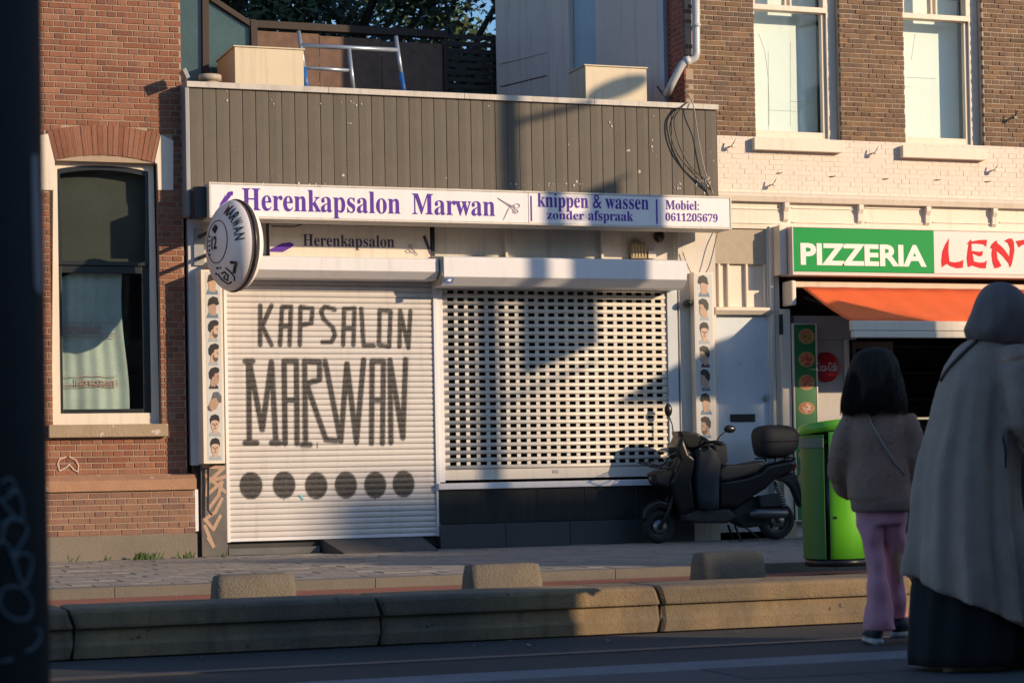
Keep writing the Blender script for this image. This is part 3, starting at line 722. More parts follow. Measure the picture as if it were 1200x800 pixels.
B('guide_rail', white(), PS, px0-.07, px0-.001, -.03, .05, W(650, 562, 0).z, pz1+.05); B('guide_rail', mat('rail_shade_blue', (.5, .54, .58), .5, .05), PS, px1+.001, px1+.12, -.03, .05, W(650, 562, 0).z, pz1+.05)  # right rail has the blue of its shade put into the paint
bx0, bx1 = W(520, 315, yb_).x, W(805, 318, yb_).x; bz1 = W(662, 302.5, yb_).z; bz0 = W(662, 326, yb_).z
MB().prism([(.05, bz1+.05), (yb_+.02, bz1), (yb_, bz1-.02), (yb_, bz0), (yb_+.11, bz0-.085), (.05, bz0-.085)], bx0, bx1, 'x').build('shutter_box', white(), PS, .006)
MB().prism([(.04, bz1+.03), (yb_+.03, bz1-.01), (yb_+.01, bz0+.01), (yb_+.11, bz0-.075), (.04, bz0-.075)], bx0-.012, bx0-.0005, 'x').build('box_end_cap', mat('cap_grey2', (.4, .38, .35), .5), PS)
stk = thing('sticker', 'small torn blue sticker on the left end of the wider shutter box', 'sticker', tuple(W(527, 327, yb_)))
plate(pxp([(72, 428), (78, 416), (108, 418), (100, 440), (74, 444)], yb_, 3.333, 500, 200), yb_+.0, mat('sticker_blue', (.03, .09, .25), .4), 'sticker_sheet', stk)
plate(pxp([(80, 430), (84, 424), (98, 422), (92, 434)], yb_, 3.333, 500, 200), yb_-.0031, white(), 'torn_patch', stk)
lp = W(651, 552, -.02); pp = B('name_plate', zinc(), PS, lp.x-.035, lp.x+.035, -.022, -.0185, lp.z-.02, lp.z+.015)
# glass pane behind
B('shop_window', glass('shop_glass', (.5, .5, .5)), S, px0-.05, px1+.1, .30, .305, pzt, pz1+.05)

# ------------------------------------------------------------------ haircut posters
skin = [mat('print_skin_a', (.5, .32, .22), .4, .06), mat('print_skin_b', (.42, .27, .19), .4, .06), mat('print_skin_c', (.56, .38, .28), .4, .06)]
hairm = mat('print_hair', (.025, .02, .018), .4, .2, 40); beard = mat('print_beard', (.11, .075, .06), .5, .1, 40)
shirts = [mat('print_shirt_a', (.04, .04, .05), .4), mat('print_shirt_b', (.35, .38, .42), .4), mat('print_shirt_c', (.12, .2, .28), .4)]
def hair_print(par, cx, cz, w_, h_, kind, y, flip=1):
    u = lambda a, b: (cx+flip*a*w_/2, cz+b*h_/2)
    sk = random.choice(skin)
    def pl(pts, m, nm, k): plate([u(*p) for p in pts][::flip], y-.0012*k, m, nm, par, .0011)
    if kind == 'front':
        pl([(-.8, -1), (.8, -1), (.7, -.72), (.3, -.55), (-.3, -.55), (-.7, -.72)], shirts[1] if random.random() < .5 else skin[1], 'printed_shirt', 1)
        pl([(-.28, -.8), (.28, -.8), (.28, -.3), (-.28, -.3)], sk, 'printed_neck', 2)
        pl([(-.48, .3), (-.5, -.05), (-.4, -.38), (-.15, -.6), (.15, -.6), (.4, -.38), (.5, -.05), (.48, .3), (.3, .55), (-.3, .55)], sk, 'printed_face', 3)
        pl([(-.56, .1), (-.62, .55), (-.4, .9), (.1, 1), (.5, .85), (.62, .5), (.54, .1), (.46, .38), (.1, .46), (-.3, .42), (-.46, .35)], hairm, 'printed_hair', 4)
        for a in (-.22, .22): pl([(a-.13, .14), (a+.13, .14), (a+.1, .05), (a-.1, .05)], hairm, 'printed_eye', 4)
        pl([(-.06, .05), (.06, .05), (.1, -.13), (-.1, -.13)], beard, 'printed_nose', 4)
        pl([(-.18, -.26), (.18, -.26), (.12, -.34), (-.12, -.34)], beard, 'printed_mouth', 4)
    elif kind == 'back':
        pl([(-.9, -1), (.7, -1), (.6, -.65), (.2, -.5), (-.6, -.5)], shirts[2], 'printed_shirt', 1)
        pl([(-.5, -.7), (.3, -.8), (.45, .2), (-.1, .5), (-.6, .2)], sk, 'printed_neck', 2)
        pl([(-.7, .1), (-.5, .75), (0, .98), (.6, .85), (.8, .3), (.5, .15), (.1, .3), (-.3, .2)], hairm, 'printed_hair', 3)
    elif kind == 'pale':
        pl([(-.8, -.4), (-.4, -.9), (.2, -.7), (.6, -.1), (.2, .3), (-.4, .2)], sk, 'printed_face', 2)
        pl([(-.4, .2), (-.1, .85), (.5, .9), (.9, .5), (.9, -.1), (.6, -.1), (.3, .35)], mat('print_grey_hair', (.12, .12, .13), .4, .3, 60), 'printed_hair', 3)
        pl([(-.9, -.45), (-.7, -.4), (-.4, -.9), (-.8, -.8)], beard, 'printed_beard', 3)
    else:
        pl([(-.75, -1), (.55, -1), (.5, -.75), (.1, -.55), (-.5, -.6)], random.choice(shirts), 'printed_shirt', 1)
        pl([(-.45, -.75), (.15, -.8), (.2, 0), (-.45, 0)], sk, 'printed_neck', 2)
        pl([(-.35, -.35), (.15, -.62), (.45, -.58), (.6, -.35), (.58, -.2), (.68, -.1), (.6, .1), (.62, .4), (.3, .6), (-.35, .5), (-.5, .05)], sk, 'printed_face', 3)
        pl([(-.62, .0), (-.66, .5), (-.35, .88), (.2, 1), (.65, .85), (.68, .55), (.45, .45), (.1, .42), (-.05, .1), (-.2, .12), (-.35, -.15)], hairm, 'printed_hair', 4)
        pl([(.38, .18), (.58, .16), (.56, .08), (.4, .1)], hairm, 'printed_eye', 4)
        if kind == 'beard': pl([(-.12, 0), (-.02, 0), (.05, -.28), (.5, -.32), (.58, -.4), (.45, -.64), (.12, -.66), (-.15, -.4)], beard, 'printed_beard', 4)
def poster(name_label, xa, xb, zb, zt_, y, kinds, flip, dpt, grp=None):
    T = thing('haircut_poster', name_label, 'poster', ((xa+xb)/2, y, zb))
    B('backing_box', cream(), T, xa, xb, y, y+dpt, zb, zt_, .003)
    ys_ = y-.0006
    B('printed_sheet', mat('poster_sheet', (.56, .56, .54), .35, .05), T, xa+.012+.03*(dpt > .2), xb-.02, ys_-.001, y-.0001, zb+.03, zt_-.02, 0)
    n_ = len(kinds); hh = (zt_-zb-.05)/n_
    for i, k in enumerate(kinds):
        hair_print(T, (xa+xb)/2+(.01 if dpt > .2 else -.004), zt_-.02-hh*(i+.5), (xb-xa)*.72, hh*.93, k, ys_-.001, flip)
    return T
random.seed(21)
yl = -.3
poster('tall strip of men haircut portraits left of the painted shutter', W(237, 430, yl).x, W(262, 430, yl).x, W(250, 543, yl).z, W(250, 316, yl).z, yl, ['back', 'back', 'beard', 'beard', 'profile', 'pale', 'front', 'front'], 1, .275)
yl = -.15
poster('tall strip of men haircut portraits right of the perforated shutter', W(815, 430, yl).x, W(838, 430, yl).x, W(826, 545, yl).z, W(826, 319, yl).z, yl, ['back', 'profile', 'front', 'profile', 'profile', 'back', 'beard', 'front', 'profile'][:8], -1, .115)
sp = MB(); c = W(806, 355, -.1); sp.ell((c.x, -.1, c.z), (.05, .07, .04), 12, 8); sp.tube([(c.x, -.03, c.z), (c.x, -.1, c.z)], .015)
tag(sp.build('wall_spotlight', darkm()), 'small dark spotlight on the pier left of the right haircut strip', 'spotlight')
# ================================================================== right building with the pizzeria
H2 = thing('corner_house', 'brown brick house with two tall windows above the pizzeria at the right', 'house', (6, 0, 0))
xc = W(802, 60, 0).x
brb = mat('brown_brick', (.2, .12, .075), .88, .3, 2.4, .6, 90, tint=[(.12, .078, .052), (.2, .118, .068), (.16, .096, .06), (.235, .135, .07), (.14, .09, .062), (.185, .1, .06)])
mo2 = mat('pale_mortar', (.42, .36, .28), .9, .15, 12, .3, 90)
XE = 7.2; ZT = 7.0
zb1 = W(1000, 165, 0).z; zb0 = W(1000, 231, 0).z
wins = []
for (a, b, t, bt) in ((884.5, 985, -60, 165), (1060, 1152, -60, 172)):
    wins.append((W(a, 90, 0).x, W(b, 90, 0).x, W((a+b)/2, bt, 0).z))
wtop = 6.6
hs = [hole(a, b, z, wtop) for a, b, z in wins]
sills = []
for (a, b, t, bt) in ((884, 988, 163, 177), (1058, 1156, 172, 186)):
    q = RX(a, t, b, bt, -.08); sills.append(q)
hs2 = [hole(q[0], q[1], q[2], q[3]) for q in sills]
bk = courses(xc, XE, zb1, ZT, 0, .0545, .2, .009, holes=hs+hs2, depth=.04)
vis = lambda b: (0 if b[4] < 5.65 else 5)+abs(b[0]-4.0)*.3
pieces(bk, 'brick', brb, H2, 300, near=vis)
mb = MB()
xs = [xc+.002]+[v for w_ in wins for v in (w_[0]-.003, w_[1]+.003)]+[XE]
for i in range(0, len(xs), 2): mb.box(xs[i], xs[i+1], .0065, .35, 3.0, ZT)
for a, b, z in wins: mb.box(a-.003, b+.003, .0075, .35, 3.0, z-.01)
for a, b, z in wins: mb.box(a-.003, b+.003, .0075, .35, wtop+.01, ZT)
mb.build('mortar_bed', mo2, H2)
# painted brick band
pb = mat('painted_brick', (.72, .63, .54), .6, .06, 5, .3, 70, streak=.12, spots=((.45, .36, .28), 13, .76))
xb0 = fx1+.004
bk = courses(xb0, XE, zb0, zb1, -.006, .0545, .2, .006, holes=hs2, depth=.01, rough=.0015)
pieces(bk, 'painted_brick', pb, H2, 300, near=lambda b: b[0])
MB().box(xb0, XE, -.0035, .0064, zb0-.02, zb1).build('paint_coat', mat('joint_paint', (.70, .61, .52), .7, .05, 5), H2)  # paint between the bricks, slightly darker than their faces
# side wall near the drainpipe
bk = []
sw = MB(); rs = MB(); z = 4.36; k = 0; y1 = .42
MB().box(xc+.012, xc+.1, .36, y1, 4.3, ZT).box(xc+.012, xc+.1, .0, .36, 4.3, ZT).build('side_mortar', mort, H2)
red2 = mat('red_side_brick', (.3, .08, .05), .85, .2, 9, .5, 90, tint=[(.3, .08, .05), (.36, .1, .06), (.26, .075, .05)])
while z < 6.3:
    for a, b in (((.0, .2), (.21, .41)) if k % 2 else ((.0, .095), (.105, .305), (.315, .41))):
        o = MB().box(xc-.004, xc+.02, a+.004, b, z, z+.046); o.build('side_brick', red2, H2)
    z += .0565; k += 1
# solid behind
MB().prism([(xc+.15, .45), (14, .45), (14, 9), (xc+3.8, 9)], 3.2, 11.5, 'z').box(XE, 14, .45, 9, 0, 3.19).box(xc+.15, XE-.001, 2.6, 9, 0, 3.19).box(xc+.15, 14, .36, .45, ZT-.2, 11.5).build('house_body', mat('body_render', (.4, .36, .32), .9, .1), H2)
MB().box(xc, 14, .001, .36, ZT+.001, 11.5).box(XE+.001, 14, .001, .36, 0, ZT).build('upper_facade', brb, H2)
# windows
cr = cream(); blind = mat('pale_blind', (.66, .76, .73), .55, .04, 4, streak=.06)
for n_, ((a, b, z), q) in enumerate(zip(wins, sills)):
    B('window_sill', cr, H2, q[0], q[1], -.085, .06, q[2], q[3], .004)
    s_ = .055
    f = MB(); yf = .10
    jr = .115
    f.box(a, a+.02, yf, yf+.16, z, wtop).box(b-jr, b, yf, yf+.16, z, wtop).box(a+.02, b-jr, yf, yf+.16, z, z+.05)
    win2 = f.build('window', cr, H2, .003)
    f = MB(); yi = yf+.03
    mzz = W(930 if n_ == 0 else 1100, 14 if n_ == 0 else 24, yf).z
    f.box(a+.021, a+.05, yi, yi+.06, z+.051, mzz).box(b-jr-.045, b-jr-.001, yi, yi+.06, z+.051, mzz).box(a+.05, b-jr-.045, yi, yi+.06, z+.051, z+.12)
    sa = f.build('lower_sash', cr, win2, .003)
    f = MB(); f.box(a+.021, b-jr-.001, yf-.02, yi+.07, mzz+.001, mzz+.06).box(a+.021, a+.06, yf-.02, yi+.05, mzz+.06, wtop).box(b-jr-.045, b-jr-.001, yf-.02, yi+.05, mzz+.06, wtop)
    m_ = (a+b-jr)/2
    f.box(m_-.045, m_-.02, yf-.01, yi+.04, mzz+.06, wtop).box(m_+.02, m_+.045, yf-.01, yi+.04, mzz+.06, wtop)
    f.build('upper_sash', cr, win2, .003)
    gg = glass('blind_glass', (.985, 1.0, .995), .45)
    MB().box(a+.045, b-jr-.04, yi+.03, yi+.034, z+.115, mzz+.005).build('pane', gg, win2)
    MB().box(a+.055, b-jr-.04, yi+.02, yi+.024, mzz+.055, wtop).build('pane', gg, win2)
    bl = MB().box(a, b-jr, .34, .342, z+.05, mzz+.295).build('blind', blind, win2)
    cr_ = MB()
    cracks = [[(953-5, 75), (960, 90)]]
    if n_ == 0: cl = [[(889, 40), (896, 60), (900, 90), (901, 120), (901, 148)], [(926, 50), (926, 148)], [(926, 119), (960, 121)]]
    else: cl = [[(1062, 91), (1096, 92.5)], [(1072, 40), (1068, 70)]]
    for c_ in cl: stroke(cr_, [(W(p_[0], p_[1], yi+.03).x, W(p_[0], p_[1], yi+.03).z) for p_ in c_], .0035, yi+.0285, .001)
    cr_.build('crack_tape', mat('crack_dark', (.04, .045, .04), .6), win2)
    MB().box(a+.05, b-jr-.04, .33, .332, mzz+.3, wtop).build('net_curtain', mat('dim_curtain', (.12, .14, .14), .8), win2)
# hooks and ties on the wall
def hook(px, py, lab, m_, big=1):
    c = W(px, py, 0); h = MB(); h.tube([(c.x, .0, c.z), (c.x, -.07, c.z), (c.x+.0, -.095, c.z+.02), (c.x+.03, -.11, c.z+.07)], .009, 6)
    h.box(c.x-.012, c.x+.03, -.1, -.07, c.z-.02, c.z+.012)
    tag(h.build('wall_hook', m_), lab, 'wall hook', 'bent metal hooks left on the painted wall')
hook(855, 172, 'white bent wall hook by the top right corner of the dark cladding', cream()); hook(1022, 180, 'white bent wall hook between the two upper window sills', cream())
hook(903, 217, 'white bent wall hook above the cornice near the end of the barber sign', cream()); hook(1162, 200, 'white bent wall hook right of the right upper window', cream()); hook(1184, 139, 'black hook on the brown bricks right of the right upper window', black())
for i, (px, py) in enumerate(((913, 203), (975, 207), (1037, 210), (1098, 211), (1157, 213))):
    c = W(px, py, 0); MB().tube([(c.x-.04, -.008, c.z-.006), (c.x-.015, -.016, c.z), (c.x+.01, -.012, c.z-.002), (c.x+.035, -.016, c.z+.008)], .005, 5).build('wall_tie', darkm(), H2)
# cornice, frieze, brackets
zc1 = W(1000, 231, -.05).z; zc0 = W(1000, 238, -.05).z
MB().prism([(-.0, zc1+.03), (-.09, zc1), (-.10, zc1-.02), (-.08, zc0-.015), (0, zc0-.015)], xb0, XE, 'x').build('cornice', cr, H2, .003)
zf0 = W(1000, 268, 0).z
MB().box(xb0, XE, -.02, .1, zf0, zc0-.016).build('frieze', cr, H2)
zs0 = zf0+.01
for px in (921, 1008, 1087, 1165):
    x_ = W(px, 250, -.05).x; MB().prism([(-.021, zc0-.017), (-.085, zc0-.017), (-.085, zc0-.07), (-.06, zc0-.12), (-.055, zc0-.2), (-.021, zc0-.23)], x_-.03, x_+.03, 'x').build('bracket', cr, H2, .004)
for (a, b) in ((851, 915), (928, 1002), (1014, 1081), (1093, 1159), (1171, 1230)):
    q = RX(a, 244, b, 262, -.02); fr_ = MB(); t = .012
    fr_.box(q[0], q[1], -.032, -.0205, q[3]-t, q[3]).box(q[0], q[1], -.032, -.0205, q[2], q[2]+t); fr_.build('panel_moulding', cr, H2)
# door
dm = mat('door_paint', (.56, .62, .67), .4, .05, 4, streak=.1)
xd0, xd1 = fx1+.022, W(901, 450, .02).x
zd1 = W(872, 360, .02).z; ztop = W(872, 268, 0).z
DR = thing('front_door', 'pale grey painted front door with letter slot between the barber shop and pizzeria', 'door', ((xd0+xd1)/2, .02, 0))
B('door_leaf', dm, DR, xd0, xd1, .03, .08, .08, zd1-.09, .004)
q = RX(856, 485, 885, 493, .02); ls = B('letter_slot', black(), DR, q[0], q[1], .018, .0295, q[2]-.01, q[3])
c = W(899, 466, 0); B('lock_plate', zinc(), DR, c.x-.03, c.x+.005, .016, .0295, c.z-.04, c.z+.04)
kn = MB().ell((c.x-.03, -.01, c.z), (.02, .02, .025), 10, 6).build('door_knob', zinc(), DR)
MB().ell((W(868, 426, 0).x, .026, W(868, 426, 0).z), (.007, .01, .007), 8, 5).build('spy_hole', black(), DR)
MB().prism([(-.02, zd1), (-.08, zd1-.01), (-.08, zd1-.04), (-.04, zd1-.085), (.1, zd1-.085), (.1, zd1)], xd0-.02, xd1+.03, 'x').build('door_ledge', cr, H2, .003)
MB().box(xd0, xd1, .05, .1, zd1+.001, ztop).build('transom_panel', cr, H2)
for px in (843.5, 854, 875.5, 897): x_ = W(px, 310, 0).x; B('transom_bar', cr, H2, x_-.012, x_+.012, .01, .0495, zd1+.002, ztop)
B('transom_bar', cr, H2, xd0, xd1, -.02, .0495, ztop+.001, zf0-.001)
for (a, b, y_) in ((901.5, 905, -.01), (905.5, 909, -.05), (909.5, 915, -.02)): B('door_jamb', dm if a < 905 else cr, H2, W(a, 430, y_).x, W(b, 430, y_).x, y_, .12, .0, zf0-.002)
B('corner_column', cr, H2, W(917, 470, -.09).x, W(928, 470, -.09).x, -.09, .12, 0, W(922, 362, -.09).z)
B('corner_column', cr, H2, W(914, 300, -.2).x, W(928, 300, -.31).x-.004, -.2, .12, W(921, 322, -.2).z, W(921, 264, -.2).z)
B('bracket_hook', darkm(), H2, W(915, 370, -.1).x, W(917, 370, -.1).x, -.11, -.05, W(916, 392, -.1).z, W(916, 368, -.1).z)
B('column_foot', mat('foot_stone', (.35, .28, .2), .8, .2), H2, W(917, 610, -.1).x, W(932, 610, -.1).x, -.13, .1, 0, .2)
# pizzeria sign
YP = -.3
q = (W(928, 295, YP).x, XE, W(1060, 324, YP).z, W(1060, 268.5, YP).z)
PZ = thing('pizzeria_sign', 'lit green and white sign box reading PIZZERIA above the orange awning', 'sign', (q[0], YP, q[2]))
xg = W(1094, 297, YP).x
B('green_panel', mat('sign_green', (.0, .3, .06), .5, .05, 5, spec=.15), PZ, q[0]+.015, xg, YP-.004, YP+.02, q[2]+.04, q[3]-.01)
B('white_panel', mat('sign_pinkwhite', (.72, .64, .62), .35, .04, 5), PZ, xg+.002, q[1]-.02, YP-.004, YP+.02, q[2]+.04, q[3]-.01)
MB().box(q[0], q[1], YP+.021, -.03, q[2], q[3]).box(q[0], q[1], YP-.012, YP+.02, q[2], q[2]+.036).box(q[0], q[0]+.013, YP-.012, YP+.02, q[2]+.037, q[3]).box(q[0]+.014, q[1], YP-.012, YP+.02, q[3]-.009, q[3]).build('sign_box', mat('sign_rim', (.66, .55, .5), .45, .08), PZ, .002)
y_ = YP-.0045
xa, xb_ = W(938, 298, y_).x, W(1085.5, 298, y_).x; lz0_, lz1_ = W(1012, 311.5, y_).z, W(1012, 286, y_).z
to_text('PIZZERIA', xa, xb_, lz0_, lz1_, y_, mat('sign_letter', (.78, .74, .7), .4, .03), 'lettering', PZ, bold=.035)
rd = mat('brush_red', (.6, .008, .02), .5, .05, spec=.15)
def lq(p): return pxp(p, y_, 8.892, 1080, 240)
plate(lq([(285, 350), (278, 480), (290, 590), (340, 600), (400, 590), (435, 572), (428, 655), (370, 662), (300, 640), (265, 615), (225, 640), (212, 652), (205, 590), (215, 490), (245, 415)]), y_, rd, 'brush_letter_l', PZ)
plate(lq([(512, 360), (520, 382), (600, 366), (682, 364), (672, 438), (640, 412), (560, 404), (520, 408), (522, 480), (600, 490), (640, 480), (630, 530), (600, 538), (530, 505), (545, 590), (600, 602), (650, 600), (680, 580), (668, 662), (610, 660), (520, 632), (500, 645), (482, 650), (470, 560), (480, 470), (490, 410), (470, 412)]), y_, rd, 'brush_letter_e', PZ)
plate(lq([(780, 370), (790, 400), (850, 450), (915, 540), (920, 450), (895, 395), (860, 378), (900, 352), (940, 350), (962, 390), (966, 480), (940, 620), (918, 655), (905, 610), (840, 530), (782, 480), (790, 560), (832, 635), (800, 655), (760, 662), (738, 600), (728, 520), (735, 455), (715, 455), (725, 420), (750, 390)]), y_, rd, 'brush_letter_n', PZ)
plate(lq([(980, 378), (1050, 365), (1300, 362), (1290, 440), (1230, 415), (1190, 412), (1180, 560), (1195, 650), (1130, 655), (1120, 560), (1125, 415), (1060, 412), (1012, 445)]), y_, rd, 'brush_letter_t', PZ)
# awning
AW = thing('awning', 'orange red fabric awning rolled out under the pizzeria sign', 'awning', (4, -.1, 2.6))
ax = W(940, 340, -.1).x; az1 = W(1060, 339, -.12).z
c = W(1005, 376, -1.25); ax = c.x
or_ = mat('orange_fabric', (.85, .14, .03), .75, .1, 4, .3, 60, streak=.12)
fx_ = W(940, 338, -.2).x
ax = min(ax, fx_)+0*(c.x)
ya = -.2-(1.05); cz = W(1100, 377, ya).z
fab = MB(); NX, NY = 60, 8; vs = []
for j in range(NY+1):
    for i in range(NX+1):
        u = i/NX; v = j/NY; x_ = fx_+(XE-fx_)*u; yy = -.2+(ya+.2)*v; zz = az1+(cz-az1)*v-.02*math.sin(v*math.pi)+.003*math.sin(u*60)
        vs.append((x_, yy, zz))
fab.add(vs, [(j*(NX+1)+i, j*(NX+1)+i+1, (j+1)*(NX+1)+i+1, (j+1)*(NX+1)+i) for j in range(NY) for i in range(NX)], smooth=True)
o = fab.build('awning_fabric', or_, AW); sd = o.modifiers.new('s', 'SOLIDIFY'); sd.thickness = .004; sd.offset = 1
B('front_bar', cr, AW, fx_-.01, XE, ya-.045, ya, cz-.1, cz+.004, .01); B('valance_bar', mat('valance', (.5, .44, .36), .6, .15, 6, streak=.4), AW, fx_-.01, XE, ya-.043, ya-.005, cz-.17+.06, cz-.101) if 0 else None
B('valance', cr, AW, fx_, XE, ya-.05, ya-.01, cz-.175, cz-.103, .012)
B('cassette', mat('cassette', (.6, .48, .36), .5, .1, streak=.2), AW, fx_-.1, XE, -.2, -.03, az1, az1+.065, .01)
B('cassette_cap', cr, AW, fx_-.16, fx_-.101, -.26, -.03, az1-.2, az1+.07, .015)
ar = MB().tube([(fx_+.04, -.15, az1-.1), (fx_+.75, -.7, cz-.02), (fx_+.12, ya, cz-.06)], .02, 8).build('folding_arm', darkm(), AW)
B('dark_gap_board', mat('gap_dark', (.04, .02, .015), .8), H2, fx_-.1, XE, -.06, .1, az1+.066, q[2]-.002)
# shop interior of the pizzeria
zi = az1-.02
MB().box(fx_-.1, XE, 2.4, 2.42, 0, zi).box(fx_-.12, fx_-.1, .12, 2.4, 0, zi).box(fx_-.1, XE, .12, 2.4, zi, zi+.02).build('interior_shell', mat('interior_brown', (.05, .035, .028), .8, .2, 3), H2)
MB().box(fx_-.1, XE, .12, 2.4, -.01, .02).build('interior_floor', mat('interior_tile', (.08, .07, .06), .4, .2), H2)
# header panel over the opening
hz0 = W(975, 398, .05).z; xop = W(990, 450, .0).x
B('header_board', mat('dim_white', (.42, .4, .38), .6, .1, 4), H2, W(931, 390, .02).x, W(1004, 390, .02).x, .02, .1, hz0, W(965, 370, .02).z)
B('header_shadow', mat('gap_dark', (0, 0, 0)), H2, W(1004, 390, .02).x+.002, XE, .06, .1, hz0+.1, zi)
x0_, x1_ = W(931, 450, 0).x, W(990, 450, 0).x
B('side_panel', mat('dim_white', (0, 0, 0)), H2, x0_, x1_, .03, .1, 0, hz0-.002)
B('door_post', cr, H2, W(991, 450, 0).x, W(996, 450, 0).x, -.0, .1, 0, hz0-.002); 
# open shop door frame behind the girl
fr2 = MB(); q2 = RX(998, 398, 1046, 600, .4); fr2.box(q2[0], q2[0]+.05, .35, .4, 0, hz0).box(q2[1]-.05, q2[1], .35, .4, 0, hz0).box(q2[0]+.051, q2[1]-.051, .35, .4, hz0-.08, hz0)
fr2.build('door_frame', mat('brown_frame', (.18, .13, .1), .6, .1), H2); MB().box(q2[0]+.05, q2[1]-.05, .37, .375, 0, hz0-.08).build('door_glass', glass('door_glass', (.35, .33, .3)), H2)
# red drinks disc
c = W(968, 430, .02)
DK = thing('drinks_disc', 'round red drinks sign with white script on the pale panel behind the bin', 'sign', (c.x, .0, c.z))
MB().disc((c.x, .029, c.z), .165, (0, -1, 0), 28, .02).build('red_disc', mat('drink_red', (.5, .02, .03), .4), DK)
to_text('Coca-Cola', c.x-.13, c.x+.13, c.z-.045, c.z+.05, .0085, mat('white_print', (.7, .68, .66), .4), 'script_lettering', DK)
# menu strip
ym = -.12
q = RX(930.5, 379, 959, 600, ym); q = (q[0], q[1], W(945, 562, ym).z-.45, W(945, 379, ym).z)
MN = thing('pizza_menu_strip', 'tall narrow green board with a column of printed pizzas beside the pizzeria opening', 'menu board', ((q[0]+q[1])/2, ym, q[2]))
B('green_board', mat('menu_green', (.02, .17, .05), .4, .05), MN, q[0]+.018, q[1]-.018, ym-.003, ym+.02, q[2]+.012, q[3]-.012)
MB().box(q[0], q[0]+.016, ym-.008, ym+.02, q[2], q[3]).box(q[1]-.016, q[1], ym-.008, ym+.02, q[2], q[3]).box(q[0]+.016, q[1]-.016, ym-.008, ym+.02, q[3]-.01, q[3]).box(q[0]+.016, q[1]-.016, ym-.008, ym+.02, q[2], q[2]+.01).build('board_rim', cr, MN)
B('rim_back', darkm(), MN, q[0], q[1], ym+.021, .02, q[2], q[3], 0)
cr1 = mat('pizza_crust', (.5, .28, .1), .6, .2, 30); cs = mat('pizza_cheese', (.6, .3, .1), .6, .3, 40, col2=(.5, .12, .05)); tp = mat('pizza_red', (.5, .05, .03), .6, .2, 40); gt = mat('pizza_leaf', (.1, .2, .04), .6, .2, 40); wt = mat('pizza_white', (.7, .6, .5), .6, .2, 40)
zz = [394, 421, 448, 478, 506, 533, 560, 588]
for i, py in enumerate(zz):
    c = W(945, py, ym); r = .1; rz = .085 if i < 3 else .07
    ov = lambda cx, cz, a, b, n=18: [(cx+a*math.cos(6.283*k/n), cz+b*math.sin(6.283*k/n)) for k in range(n)]
    plate(ov(c.x, c.z, r, rz), ym-.0031, cr1, 'printed_pizza', MN, .001); plate(ov(c.x, c.z, r*.84, rz*.84), ym-.0042, cs, 'printed_topping', MN, .001)
    t = MB()
    for k in range(12):
        a = random.uniform(0, 6.28); d = random.uniform(.1, .72); s_ = random.uniform(.01, .018)
        t.prism(ov(c.x+r*d*math.cos(a), c.z+rz*d*math.sin(a), s_, s_*.8, 6), ym-.0063-.0001*k, ym-.0053, 'y')
    tag(t.build('printed_slices', random.choice([tp, tp, gt, wt]), MN), kind='stuff')
# counter things inside
CT = thing('shop_counter', 'dark shop counter with glass display case inside the pizzeria', 'counter', (5.4, 1.2, 0))
B('counter_body', mat('counter_brown', (.06, .05, .04), .6), CT, 4.55, 6.6, 1.0, 1.6, 0.02, 1.0); B('display_case', glass('case_glass', (.5, .6, .5)), CT, 4.65, 5.6, 1.02, 1.4, 1.001, 1.3); B('counter_top', mat('counter_steel', (.3, .32, .3), .3, metal=.5), CT, 4.53, 6.62, .98, 1.62, 1.301, 1.33)
for i in range(5):
    sh = B('wall_shelf', mat('shelf_wood', (.12, .08, .05), .7), H2, 4.6, 6.8, 2.15, 2.398, .9+i*.33, .93+i*.33)
# drainpipe
pp = mat('pvc_pipe', (.5, .5, .5), .35, .12, 8, streak=.3)
P = lambda px, py, y: W(px, py, y)
dp = MB(); dp.tube([P(815, -120, -.08), P(816, 62, -.08), P(815, 67, -.08), P(812, 70, -.07), P(804, 72, -.06), P(800, 75, -.05), P(797, 80, -.04), P(788, 97, 0), P(781, 112, .1)], .042, 12)
DP = thing('drainpipe', 'grey rain pipe bending down onto the roof of the barber shop', 'drainpipe', tuple(P(781, 112, .1)))
dp.build('pipe', pp, DP)
cl = MB(); cc = P(816, 30, -.08); cl.tube([cc-Vector((0, 0, .02)), cc+Vector((0, 0, .02))], .048, 12); cl.box(cc.x-.01, cc.x+.01, -.05, .0, cc.z-.01, cc.z+.01); cl.build('pipe_clamp', pp, DP)
cl = MB(); cc = P(805, 71.5, -.06); dd_ = (P(812, 70, -.07)-P(804, 72, -.06)).normalized(); cl.tube([cc-dd_*.03, cc+dd_*.03], .049, 12); cl.build('pipe_socket', pp, DP)
# loose cables down the cladding
def cable(pts, lab, r=.007, m_=None):
    tag(MB().tube(pts, r, 6).build('loose_cable', m_ or black()), lab, 'cable', 'loose cables hanging over the facade')
def arc(pp_, n=6):      # smooth catmull through points
    out = []; q = [pp_[0]]+pp_+[pp_[-1]]
    for i in range(1, len(q)-2):
        for k in range(n):
            t = k/n; a, b, c_, d_ = q[i-1], q[i], q[i+1], q[i+2]
            out.append(.5*((2*b)+(c_-a)*t+(2*a-5*b+4*c_-d_)*t*t+(3*b-a-3*c_+d_)*t**3))
    out.append(pp_[-1]); return out
y_ = YF-.04
cable(arc([P(803, 108, 0), P(793, 128, y_), P(785, 150, y_), P(793, 178, y_), P(812, 203, y_), P(832, 222, y_)]), 'black loose cable making the left bow over the dark cladding at its right end')
cable(arc([P(806, 120, YF-.05), P(797, 128, y_-.02), P(790, 142, y_-.02), P(796, 170, y_-.02), P(810, 196, y_-.02), P(828, 212, y_-.02), P(834, 224, y_)]), 'black loose cable hanging just inside the left bow at the right end of the cladding')
